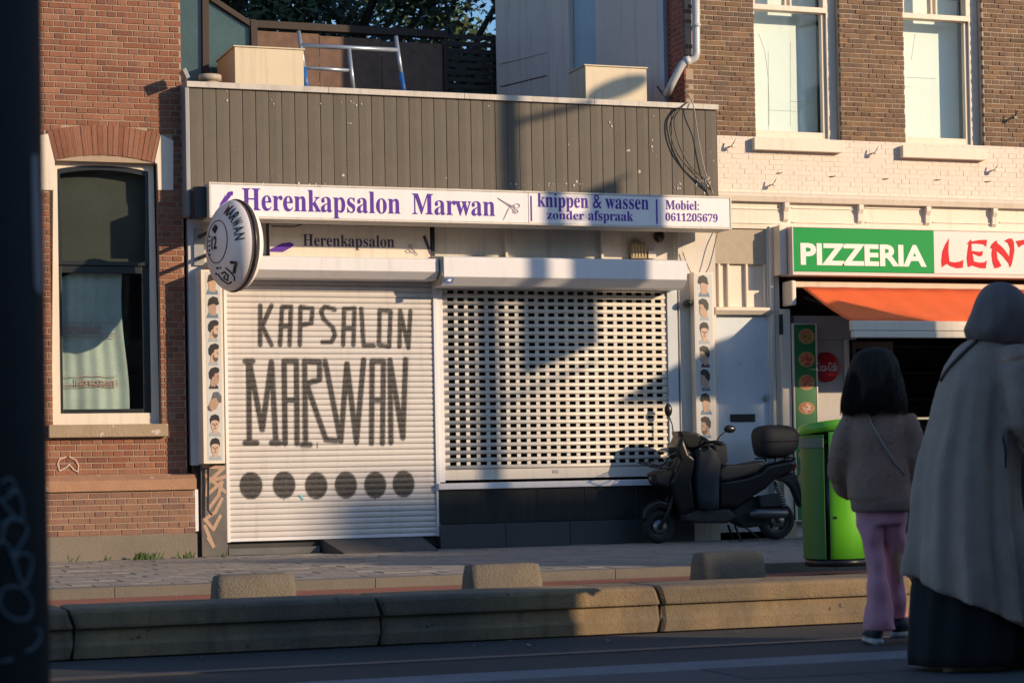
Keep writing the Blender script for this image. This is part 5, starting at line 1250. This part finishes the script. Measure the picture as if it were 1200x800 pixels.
for_ = [a_-uy*.09+ux*.03, a_+uy*.09+ux*.03, b_+uy*.09+ux*.03, b_-uy*.09+ux*.03]; pl_.add(for_+[p+ux*.006 for p in for_], [(0, 1, 2, 3), (7, 6, 5, 4), (0, 4, 5, 1), (1, 5, 6, 2), (2, 6, 7, 3), (3, 7, 4, 0)]); pl_.build('number_plate', mat('plate_dim', (.3, .3, .28), .5), SCO)
sprism('tail_light', [(772, 358), (798, 348), (806, 372), (795, 394), (770, 388)], .1, mat('lamp_red', (.35, .012, .012), .2, .05), .008)
MB().tube([sp_(640, 338, -.1), sp_(755, 330, -.1), sp_(800, 340, -.08)], .01, 6).build('rack_bar', smat, SCO); MB().tube([sp_(640, 338, .1), sp_(755, 330, .1), sp_(800, 340, .08)], .01, 6).build('rack_bar', smat, SCO)
for X in (655, 700, 745): MB().tube([sp_(X, 335, -.1), sp_(X, 352, -.1)], .012, 6).build('rack_bar', smat, SCO)
# top box
tb = MB(); rings = []
for Y, xl, xr, hw in ((331, 650, 760, .15), (318, 636, 790, .19), (290, 628, 808, .2), (262, 624, 815, .2), (230, 622, 812, .195), (208, 630, 800, .18), (196, 650, 770, .14), (191, 680, 740, .08)):
    cx_ = (xl+xr)/2; hx = (xr-xl)/2
    rings.append([sp_(cx_+hx*math.copysign(abs(math.cos(q))**.55, math.cos(q)), Y, hw*math.copysign(abs(math.sin(q))**.55, math.sin(q))) for q in [6.2832*j/28 for j in range(28)]])
tbx = tb.loft(rings).build('top_box', smat, SCO)
sprism('box_reflector', [(792, 214), (808, 220), (814, 245), (800, 252), (790, 240)], .14, mat('lamp_red', (0, 0, 0)), .006)
sm2 = MB(); sm2.tube([sp_(624, 262, -.19), sp_(700, 264, -.205), sp_(812, 262, -.19)], .006, 5).build('box_seam', rub, tbx)
MB().tube([sp_(505, 625, -.1), sp_(520, 690, -.16)], .013, 6).build('centre_stand', smat, SCO); MB().tube([sp_(505, 625, .1), sp_(530, 690, .1)], .013, 6).build('centre_stand', smat, SCO); MB().tube([sp_(540, 625, -.1), sp_(600, 684, -.2)], .01, 6).build('side_stand', smat, SCO)
wn = MB().ell(sp_(240, 430, -.12), (.03, .012, .015), 10, 6).build('turn_signal', mat('lamp_amber', (.5, .3, .1), .3), SCO)

# ================================================================== green litter bin
bc = G(979, 664); bs = FPX/((bc-CC).dot(CF)); bw = 41/bs
BN = thing('litter_bin', 'bright green street litter bin with dark slit and open round top beside the girl', 'litter bin', (bc.x, bc.y+bw, 0))
bcy = bc.y+bw*.8; bcx = W(979, 600, bcy).x
phi = math.radians(24); r_ax = Vector((math.cos(phi), -math.sin(phi), 0)); f_ax = Vector((math.sin(phi), math.cos(phi), 0))
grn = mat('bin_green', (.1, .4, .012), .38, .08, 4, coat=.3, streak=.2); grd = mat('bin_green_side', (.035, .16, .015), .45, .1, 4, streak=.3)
def bp(a, r, z): return Vector((bcx, bcy, 0))+r_ax*(math.cos(a)*r)+f_ax*(math.sin(a)*r)+Vector((0, 0, z))
def rb_(z): return bw*(.93+.05*math.sin(min(1, z/1.0)*2.2))
zt_ = 1.07
# curved front shell from angle a0 to a1 (a = -90 deg faces the camera)
def shell(a0, a1, z0, z1, nm, m_, rad=None, th=.015, slope=.0):
    rings = []; n = 16
    for (rr, zz_) in ((0, z0), (0, z0+(z1-z0)*.33), (0, z0+(z1-z0)*.66), (0, z1), (-th, z1), (-th, z0)):
        ring = []
        for k in range(n+1):
            a = a0+(a1-a0)*k/n; zz2 = zz_+(slope*math.cos(a) if zz_ == z1 else 0); ring.append(bp(a, (rad or rb_(zz_))+rr, zz2))
        rings.append(ring)
    vs = [v for r in rings for v in r]; m2 = n+1; L_ = len(rings); fs = []
    for i in range(L_):
        j = (i+1) % L_
        for k in range(n): fs.append((i*m2+k, i*m2+k+1, j*m2+k+1, j*m2+k))
    fs += [tuple(i*m2 for i in range(L_)), tuple(i*m2+n for i in range(L_-1, -1, -1))]
    return MB().add(vs, fs, smooth=False).build(nm, m_, BN, .004)
d_ = math.radians
o = shell(d_(-104), d_(30), .06, zt_, 'front_shell', grn); o.data.polygons.foreach_set('use_smooth', [True]*len(o.data.polygons))
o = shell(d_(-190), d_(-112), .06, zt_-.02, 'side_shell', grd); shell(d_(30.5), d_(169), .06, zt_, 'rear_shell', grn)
MB().tube([bp(0, 0, .05), bp(0, 0, zt_-.1)], bw*.86, 24).build('inner_liner', black(), BN)
MB().tube([bp(0, 0, 0), bp(0, 0, .06)], bw*.9, 24).build('base_ring', black(), BN)
rings = []
for rr, zz_ in ((1.0, zt_+.002), (1.04, zt_+.02), (1.03, zt_+.07), (.97, zt_+.085), (.62, zt_+.075), (.58, zt_+.05), (.6, zt_)):
    rings.append([bp(a, bw*rr, zz_+.03*math.cos(a+.4)) for a in [6.2832*k/40 for k in range(40)]])
MB().loft(rings, caps=False).build('top_ring', grn, BN)
MB().tube([bp(0, 0, zt_-.02), bp(0, 0, zt_+.03)], bw*.62, 24).build('ash_plate', mat('bin_steel', (.25, .25, .25), .4, .2, metal=.5), BN)
o = shell(d_(-190), d_(-112), zt_-.125, zt_-.05, 'grey_band', mat('band_grey', (.12, .16, .12), .6, .2), bw*1.005, .008)

for (a_d, z_, w2, h2, m2, nm) in ((-62, .72, .05, .035, mat('sticker_white', (.5, .5, .45), .6, .2, 40), 'sticker'), (-40, .5, .03, .05, mat('sticker_white', (0, 0, 0)), 'sticker'), (-95, .38, .028, .02, black(), 'bin_lock')):
    a1 = d_(a_d); rr = rb_(z_)+.002; q0, q1 = a1-w2/2/rr, a1+w2/2/rr
    MB().add([bp(q0, rr, z_), bp(q1, rr, z_), bp(q1, rr, z_+h2), bp(q0, rr, z_+h2), bp(q0, rr-.004, z_), bp(q1, rr-.004, z_), bp(q1, rr-.004, z_+h2), bp(q0, rr-.004, z_+h2)], [(0, 1, 2, 3), (7, 6, 5, 4), (0, 4, 5, 1), (1, 5, 6, 2), (2, 6, 7, 3), (3, 7, 4, 0)]).build(nm, m2, BN)
# ================================================================== people
def frame(feet, px):
    v = feet-CC; v.z = 0; f_ = v.normalized(); r_ = Vector((f_.y, -f_.x, 0)); s_ = FPX/((feet-CC).dot(CF)); return r_, f_, s_
def remesh(o, vox=.012, smooth=6, sub=0):
    m_ = o.modifiers.new('remesh', 'REMESH'); m_.mode = 'VOXEL'; m_.voxel_size = vox; m_.use_smooth_shade = True
    s_ = o.modifiers.new('smooth', 'SMOOTH'); s_.factor = .6; s_.iterations = smooth
    dg = bpy.context.evaluated_depsgraph_get(); dg.update(); me = bpy.data.meshes.new_from_object(o.evaluated_get(dg)); o.modifiers.clear(); o.data = me
    me.polygons.foreach_set('use_smooth', [True]*len(me.polygons)); return o
def displace(o, amp, scale, amp2=0, scale2=1):
    me = o.data
    for v in me.vertices:
        w_ = v.co; n = noise.noise(w_*scale)*amp+(noise.noise(w_*scale2)*amp2 if amp2 else 0); v.co = v.co+v.normal*n
    me.update()
from mathutils.bvhtree import BVHTree
def onto(ob, pts, off):
    bm = bmesh.new(); bm.from_mesh(ob.data); t = BVHTree.FromBMesh(bm); bm.free(); base = ORG[ob.name]; out = []
    for p in pts:
        dv = (p-CC).normalized(); l, n, i, d = t.ray_cast(p-base-dv*.6, dv)
        if l is None: l, n, i, d = t.find_nearest(p-base)
        out.append(l-dv*off+base)
    return out
class Fig:
    def __init__(s, feet, lab, scale_px):
        s.o = feet; s.r, s.f, s.s = frame(feet, 0); s.root = thing('person', lab, 'person', tuple(feet)); s.ph = scale_px
    def P(s, px, py, d=0.0):
        """metre offsets taken from the photograph: sideways px, up py, away d"""
        a = (px-s.ph[0])/s.s; h = (s.ph[1]-py)/s.s
        a += h*ROLL; return s.o+s.r*a+s.f*d+Vector((0, 0, h))
    def ring(s, px, py, hw, hd, d=0.0, n=40, fold=0.0, k=0, ph=0.0, sq=1.0, tilt=0.0):
        out = []
        for j in range(n):
            q = 6.2832*j/n; m_ = 1+fold*(math.sin(q*7+ph)+.6*math.sin(q*12+ph*2.1+1))
            cx_ = math.copysign(abs(math.cos(q))**sq, math.cos(q)); sy = math.copysign(abs(math.sin(q))**sq, math.sin(q))
            p = s.P(px+hw*m_*cx_, py+tilt*cx_*hw, d+hd*m_*sy/s.s); out.append(p)
        return out
    def loft(s, lst, **kw): return MB().loft([s.ring(*l[:4], **(l[4] if len(l) > 4 else {})) for l in lst], **kw)
def add_head(mb, c, r, f, up, S, ears=True):
    """head with face, looking along f (unit), sideways r; S = head height"""
    rot = Matrix((r, f, up)).transposed()
    mb.ell(c, (S*.36, S*.43, S*.5), 20, 14, rot)
    for l in ((0, .42, -.04, .06, .07, .1), (0, .45, -.1, .045, .05, .045), (0, .40, -.24, .11, .05, .03), (0, .34, -.40, .13, .12, .09), (-.14, .38, .04, .06, .05, .035), (.14, .38, .04, .06, .05, .035),
              (-.37, .0, -.05, .035, .07, .11), (.37, .0, -.05, .035, .07, .11), (0, .36, .14, .24, .08, .05)):
        if abs(l[0]) > .3 and not ears: continue
        mb.ell(c+r*(l[0]*S)+f*(l[1]*S)+up*(l[2]*S), (l[3]*S, l[4]*S, l[5]*S), 10, 7, rot)
def add_hand(mb, w_, d, side, S=.17, curl=.6):
    """palm, four fingers and a thumb from the wrist w_, pointing along d"""
    d = d.normalized(); sd = side.normalized(); nr = d.cross(sd).normalized()
    mb.loft([[w_+d*t+sd*(a*S*.24*k)+nr*(b*S*.1*k) for a, b in ((-1, -1), (1, -1), (1, 1), (-1, 1))] for t, k in ((0, .75), (S*.25, 1), (S*.5, 1.02))])
    for i, l in enumerate((.42, .48, .45, .34)):
        b0 = w_+d*S*.48+sd*(S*.24*(-.75+.5*i)); p1 = b0+d*(S*l*.45*(1-curl*.25))+nr*(S*l*.2*curl); p2 = p1+d*(S*l*.3*(1-curl))+nr*(S*l*.35*curl); p3 = p2-d*(S*.05*curl)+nr*(S*l*.22)
        mb.tube([b0, p1, p2, p3], [S*.055, S*.052, S*.046, S*.035], 7)
    b0 = w_+d*S*.12-sd*S*.2; mb.tube([b0, b0+d*S*.18-sd*S*.14+nr*S*.05, b0+d*S*.34-sd*S*.15+nr*S*.12], [S*.07, S*.06, S*.045], 7)
skinM = mat('skin', (.45, .26, .18), .5, .06, 20, .1, 90)
# ---- girl
gf = G(1030, 754)
GL = Fig(gf, 'girl with dark bob hair, brown fleece jacket and pink flared trousers walking away', (1030, 754))
P = GL.P; s_ = GL.s; hh_ = GL.r; ff_ = GL.f; up = Vector((0, 0, 1))
body = MB()
fr_ = (ff_*.96-hh_*.28).normalized(); rr_ = Vector((fr_.y, -fr_.x, 0))
add_head(body, P(1024, 438, .0), rr_, fr_, up, .215)
body.loft([GL.ring(1026, y, hw, hd, n=20) for y, hw, hd in ((462, 10, 10), (475, 11, 11), (484, 26, 15), (500, 30, 20), (540, 27, 18), (575, 25, 18), (598, 24, 16), (606, 20, 13))])
body.tube([P(1003, 492), P(990, 530, .0), P(982, 556, .03), P(996, 572, .14)], [.05, .042, .035, .028], 10); body.tube([P(1056, 490), P(1066, 525), P(1070, 552, .02), P(1062, 572, .13)], [.05, .042, .035, .028], 10)
add_hand(body, P(997, 573, .15), (hh_*.5+ff_*.6-up*.5), up, .13); add_hand(body, P(1060, 573, .14), (-hh_*.5+ff_*.6-up*.5), up, .13)
body.tube([P(1016, 600), P(1024, 665, -.02), P(1028, 735, -.03), P(1028, 748, -.0)], [.045, .032, .03, .028], 10); body.tube([P(1048, 600), P(1049, 665, .06), P(1052, 722, .14), P(1053, 738, .17)], [.045, .032, .03, .028], 10)
remesh(body.build('body', skinM, GL.root), .008)
jk = MB(); jk.loft([GL.ring(*a, n=36, fold=.012, ph=i) for i, a in enumerate([(1030, 479, 17, 17), (1030, 483, 27, 23), (1030, 492, 36, 27), (1030, 510, 37, 30), (1030, 540, 36, 31), (1030, 565, 37, 32), (1032, 582, 38, 33), (1034, 587, 36, 31), (1034, 598, 35, 30)])])
jk.tube([P(1004, 489), P(993, 510), P(985, 535, .0), P(982, 553, .04), P(990, 570, .12), P(999, 577, .16)], [.062, .06, .056, .052, .046, .04], 14)
jk.tube([P(1058, 489), P(1066, 510), P(1071, 533, .0), P(1070, 552, .03), P(1064, 570, .11), P(1056, 577, .16)], [.062, .06, .056, .052, .046, .04], 14)
jk.tube([P(1018, 480, .0)+up*.0, P(1030, 482, .07), P(1042, 480, .0), P(1030, 478, -.07), P(1018, 480, 0)], .024, 8)
o = jk.build('fleece_jacket', mat('brown_fleece', (.44, .265, .2), .95, .12, 30, 1.0, 300), GL.root); remesh(o, .009); displace(o, .012, 7, .005, 80); jko = o
hm = MB(); 
for i in range(11):   # rib of the hem
    pass
hm.loft([GL.ring(1034, y, hw, hw*.86, n=40, fold=.006, ph=1) for y, hw in ((584, 36.5), (588, 36.8), (596, 36), (599, 34))]); hm.build('jacket_hem', mat('brown_rib', (.3, .2, .16), .9, .1, 30, .8, 300), GL.root)
# hair bob
hr = MB(); rings = []
for i, (px, py, hw, hd) in enumerate(((1026, 407, 5, 5), (1026, 409, 14, 13), (1025, 414, 22, 20), (1025, 424, 27, 25), (1025, 438, 30, 27), (1025, 452, 33, 28), (1024, 464, 35.5, 28), (1024, 473, 36.5, 28), (1024, 479, 35, 26), (1024, 482, 29, 21))):
    ring = []
    for j in range(96):
        q = 6.2832*j/96; m_ = 1+(.012*math.sin(q*23+i*.3)+.008*math.sin(q*41+i*.5))*min(1, i/3); m_ += (.035*math.sin(q*5+i*.75)+.02*math.sin(q*9-i*1.1))*min(1, i/4); y_ = py+(4*math.sin(q*7)+2.5*math.sin(q*19) if i >= 7 else 0)
        if math.sin(q) > .55 and 5 <= i: m_ *= .8                    # open around the face
        ring.append(P(px+hw*m_*math.cos(q), y_, -.015+hd*m_*math.sin(q)/s_))
    rings.append(ring)
hr.loft(rings); hairM = mat('dark_hair', (.018, .011, .008), .6, .3, 20, .6, 180, spec=.25)
o = hr.build('hair', hairM, GL.root)
wi = MB(); random.seed(8)
for i in range(900):
    q = random.uniform(3.3, 6.1) if random.random() < .8 else random.uniform(0, 6.28); k = random.uniform(.98, 1.1); l0_ = random.uniform(412, 450); l1_ = random.uniform(474, 487)
    pts = []
    for t in (0, .33, .66, 1):
        y_ = l0_+(l1_-l0_)*t; hw = 14+22*min(1, ((y_-407)/66)**.5) if y_ > 407 else 10; qq = q+.09*math.sin(t*5+i*.37); pts.append(P(1025+hw*k*math.cos(qq), y_, -.015+hw*.78*k*math.sin(qq)/s_))
    wi.tube(pts, [.0012, .002, .002, .0008], 3, caps=False)
tag(wi.build('hair_strands', hairM, GL.root), kind='stuff')
pk = mat('pink_corduroy', (.62, .27, .34), .85, .1, 12, .4, 160)
tr = MB(); tr.loft([GL.ring(*a[:4], n=24, d=a[4], fold=.02, ph=i*.6) for i, a in enumerate([(1020, 596, 15, 20, 0), (1021, 615, 17, 19, -.0), (1024, 640, 12.5, 14, -.02), (1027, 662, 10.5, 12, -.03), (1029, 680, 11.5, 13, -.03), (1030, 705, 15, 16, -.03), (1031, 725, 18, 20, -.02), (1031, 737, 19, 22, -.01)])])
tr.loft([GL.ring(*a[:4], n=24, d=a[4], fold=.02, ph=i*.7+2) for i, a in enumerate([(1047, 596, 16, 20, 0), (1048, 615, 15, 18, .03), (1048, 640, 12, 14, .05), (1048, 662, 10, 12, .07), (1049, 680, 10, 12, .1), (1050, 700, 12, 15, .12), (1050, 715, 14, 17, .14), (1049, 728, 14, 18, .15)])])
tr.loft([GL.ring(1034, y, hw, 22, n=24) for y, hw in ((588, 30), (600, 31), (614, 26))])
o = tr.build('trousers', pk, GL.root); remesh(o, .008); displace(o, .012, 12)
shb = mat('shoe_dark', (.025, .03, .045), .6, .1); shw = mat('shoe_sole', (.42, .42, .4), .6, .1)
for (px, py, d, lift) in ((1027, 754, -.06, .0), (1052, 747, .12, .0)):
    c = P(px, py, d); c.z = max(c.z, 0) if px < 1040 else .015
    dirv = (ff_*.95-hh_*.15).normalized() if px < 1040 else (hh_*.8+ff_*.6).normalized(); sdv = Vector((dirv.y, -dirv.x, 0))
    def sh_ring(t, w_, h0, h1): return [c+dirv*t+sdv*(w_*math.cos(q))+up*(h0+(h1-h0)*(.5+.5*math.sin(q))) for q in [6.2832*k/14 for k in range(14)]]
    so_ = MB().loft([sh_ring(*a) for a in ((-.03, .022, 0, .03), (0, .036, 0, .035), (.08, .04, 0, .03), (.16, .045, 0, .028), (.21, .03, .004, .028))]).build('shoe_sole', shw, GL.root)
    MB().loft([sh_ring(*a) for a in ((-.025, .02, .026, .09), (0, .034, .026, .1), (.05, .037, .026, .1), (.1, .04, .026, .07), (.16, .043, .026, .055), (.2, .025, .026, .04))]).build('shoe', shb, GL.root)
MB().tube(onto(jko, [P(1018, 482, -.15), P(1021, 491, -.15), P(1024, 500, -.16), P(1030, 510, -.17), P(1035, 520, -.17), P(1042, 531, -.17), P(1048, 542, -.17), P(1060, 556, -.15)], .006), .0045, 6).build('bag_strap', mat('strap_grey', (.3, .28, .26), .6), GL.root)
# ---- woman
wf = G(1135, 785)
WM = Fig(wf, 'woman in dark headscarf and long grey coat over black skirt at the right edge', (1135, 785))
P = WM.P; s_ = WM.s; hh_ = WM.r; ff_ = WM.f
body = MB(); fr_ = (hh_*.75+ff_*.6-up*.25).normalized(); rr_ = fr_.cross(up).normalized(); u2 = rr_.cross(fr_).normalized()
add_head(body, P(1170, 371, .0), rr_, fr_, u2, .155, False)
body.loft([WM.ring(*a, n=20) for a in ((1160, 392, 14, 14), (1156, 408, 15, 15), (1158, 420, 34, 24), (1150, 450, 36, 30), (1142, 500, 36, 30), (1136, 560, 38, 32), (1134, 610, 42, 34), (1134, 630, 38, 30))])
for (a, b, c_, d, e_) in (((1186, 418), (1198, 490), (1238, 541), -.09, -.02), ((1150, 424), (1186, 500), (1232, 541), .18, .2)):
    body.tube([P(*a, d), P(*b, d), P(*c_, e_+.1)], [.06, .045, .03], 10); add_hand(body, P(*c_, e_+.1), hh_*.9+ff_*.3, up, .16, .8)
body.tube([P(1114, 620, -.04), P(1113, 690, -.04), P(1112, 762, -.04)], [.08, .065, .045], 10); body.tube([P(1150, 620, .04), P(1152, 690, .04), P(1154, 768, .04)], [.08, .065, .045], 10)
remesh(body.build('body', skinM, WM.root), .009)
ct_ = MB(); rings = []
data = [(1159, 396, 18, 18), (1159, 402, 28, 24), (1158, 411, 38, 30), (1151, 428, 43, 36), (1145, 455, 46, 42), (1140, 490, 50, 46), (1135, 530, 56, 50), (1132, 570, 60, 54), (1131, 610, 63, 60), (1132, 645, 68, 64), (1135, 672, 73, 66), (1137, 690, 75, 66)]
for i, (px, py, hw, hd) in enumerate(data):
    ring = []; F_ = .008+.075*max(0, (i-3)/8)
    for j in range(120):
        q = 6.2832*j/120; m_ = 1+F_*(math.sin(q*9+.25*i)+.7*math.sin(q*15+1.3-.1*i)+.5*math.sin(q*4+2))
        yy = py+(32*math.cos(q)+14 if i == len(data)-1 else (17*math.cos(q) if i == len(data)-2 else 0)); ring.append(P(px+hw*m_*math.cos(q), yy, hd*m_*math.sin(q)/s_))
    rings.append(ring)
ct_.loft(rings)
o = ct_.build('coat', mat('grey_wool', (.46, .345, .28), .92, .16, 12, .9, 200), WM.root); 
sl_ = MB(); sl_.tube([P(1183, 413, -.05), P(1192, 440, -.1), P(1197, 470, -.12), P(1198, 492, -.11), P(1212, 512, -.05), P(1236, 540, .08)], [.062, .072, .07, .066, .06, .045], 18)
sl_.tube([P(1160, 416, .12), P(1176, 460, .18), P(1190, 500, .22), P(1230, 540, .3)], [.06, .06, .055, .045], 14)
o2 = sl_.build('coat_sleeves', MATS['grey_wool'], WM.root)
for ob_ in (o, o2): pass
# join the sleeves into the coat as one continuous surface
bm = bmesh.new(); bm.from_mesh(o.data); off = o2.location-o.location; n0 = len(bm.verts); bm2 = bmesh.new(); bm2.from_mesh(o2.data)
bmesh.ops.translate(bm2, verts=bm2.verts, vec=off); tmp = bpy.data.meshes.new('t'); bm2.to_mesh(tmp); bm.from_mesh(tmp); bm.to_mesh(o.data); bm.free(); bm2.free(); bpy.data.objects.remove(o2)
remesh(o, .011, 2); displace(o, .011, 4, .003, 14); cto = o
sc2 = MB(); rings = []
for i, (px, py, hw, hd) in enumerate(((1172, 332, 6, 6), (1173, 335, 15, 14), (1174, 340, 22, 20), (1174, 350, 30, 28), (1173, 362, 35, 33), (1171, 374, 38, 35), (1169, 385, 39.5, 36), (1168, 393, 38, 35), (1167, 399, 34, 31), (1164, 405, 28, 26))):
    ring = []
    for j in range(80):
        q = 6.2832*j/80; m_ = 1+.022*(math.sin(q*6+i*.9)+.8*math.sin(q*11-i*.7))*min(1, i/3); sh = 0; ring.append(P(px+sh*.3+hw*m_*math.cos(q), py+(6*math.cos(q) if i > 6 else 0), hd*m_*math.sin(q)/s_))
    rings.append(ring)
sc2.loft(rings); o = sc2.build('headscarf', mat('dark_scarf', (.19, .145, .135), .85, .12, 14, .4, 120), WM.root); displace(o, .012, 9); sb_ = o.modifiers.new('s', 'SUBSURF'); sb_.levels = sb_.render_levels = 2
sk = MB(); rings = []
for i, (px, py, hw, hd) in enumerate(((1136, 650, 60, 44), (1132, 690, 62, 50), (1130, 730, 63, 54), (1129, 765, 64, 56), (1129, 777, 63, 55))):
    rings.append([P(px+hw*(1+.03*math.sin(6.2832*j/90*11+i*.4)+.02*math.sin(6.2832*j/90*17))*math.cos(6.2832*j/90), py, hd*(1+.03*math.sin(6.2832*j/90*11+i*.4))*math.sin(6.2832*j/90)/s_) for j in range(90)])
sk.loft(rings).build('skirt', mat('black_cloth', (.008, .008, .01), .9, .2, 9), WM.root)
for (px, d) in ((1118, -.1), (1172, .02)):
    c = P(px, 785, d); c.z = 0; dirv = (hh_*.9+ff_*.35).normalized(); sdv = Vector((dirv.y, -dirv.x, 0))
    def sh_ring(t, w_, h0, h1): return [c+dirv*t+sdv*(w_*math.cos(q))+up*(h0+(h1-h0)*(.5+.5*math.sin(q))) for q in [6.2832*k/14 for k in range(14)]]
    MB().loft([sh_ring(*a) for a in ((-.04, .025, 0, .08), (0, .038, 0, .1), (.06, .042, 0, .09), (.13, .045, 0, .06), (.19, .04, 0, .045), (.22, .02, 0, .03))]).build('shoe', mat('beige_shoe', (.3, .24, .17), .6, .1), WM.root)
MB().tube(onto(cto, [P(1146, 402, -.2), P(1139, 408, -.2), P(1132, 414, -.2), P(1125, 421, -.2), P(1118, 428, -.2), P(1110, 437, -.15), P(1104, 446, -.05)], .007), .008, 6).build('bag_strap', mat('strap_brown', (.09, .05, .035), .6), WM.root)
pkt = MB().tube(onto(cto, [P(1173, 512, -.4), P(1176, 530, -.4), P(1176, 548, -.4)], .001), [.003, .006, .003], 6).build('pocket_slit', black(), WM.root)
# ---- pushchair mostly outside the frame
PC = thing('pushchair', 'black folding pushchair just in front of the woman at the right edge', 'pushchair', tuple(P(1262, 785, .2)))
fm = mat('pram_frame', (.03, .03, .032), .4, .1, metal=.5)
for d in (.0, .42):
    MB().tube([P(1232, 562, d), P(1262, 660, d), P(1300, 765, d)], .013, 8).build('frame_tube', fm, PC); MB().tube([P(1206, 760, d), P(1262, 660, d), P(1300, 640, d)], .013, 8).build('frame_tube', fm, PC)
    for px in (1210, 1302):
        c = P(px, 758, d); t_ = MB(); t_.tube([c-ff_*.02, c+ff_*.02], .09, 20); w_ = t_.build('wheel', rub, PC); MB().tube([c-ff_*.025, c+ff_*.025], .04, 14).build('hub', alu, w_)
MB().tube([P(1232, 562, 0), P(1232, 562, .42)], .016, 8).build('handle', rub, PC)
MB().loft([[P(1225, 700, .03), P(1300, 700, .03), P(1300, 700, .39), P(1225, 700, .39)], [P(1235, 620, .03), P(1310, 660, .03), P(1310, 660, .39), P(1235, 620, .39)]], smooth=False).build('seat_fabric', mat('black_cloth', (0, 0, 0)), PC, .01)
# ================================================================== litter on the road
random.seed(12); lt = MB()
for i in range(46):
    x_ = random.uniform(-7, 1.5); y_ = random.choice([random.uniform(-12.0, -11.15), random.uniform(-14.5, -12.1), random.uniform(-4.5, -.3)]); s_ = random.uniform(.006, .02); a_ = random.uniform(0, 3); z_ = .009
    lt.add([(x_+s_*math.cos(a_), y_+s_*math.sin(a_), z_), (x_-s_*math.sin(a_), y_+s_*math.cos(a_), z_+.006), (x_-s_*math.cos(a_), y_-s_*math.sin(a_), z_), (x_+s_*math.sin(a_), y_-s_*math.cos(a_), z_+.004)], [(0, 1, 2, 3)])
tag(lt.build('litter', mat('litter_pale', (.3, .25, .17), .8, .5, 30)), kind='stuff')
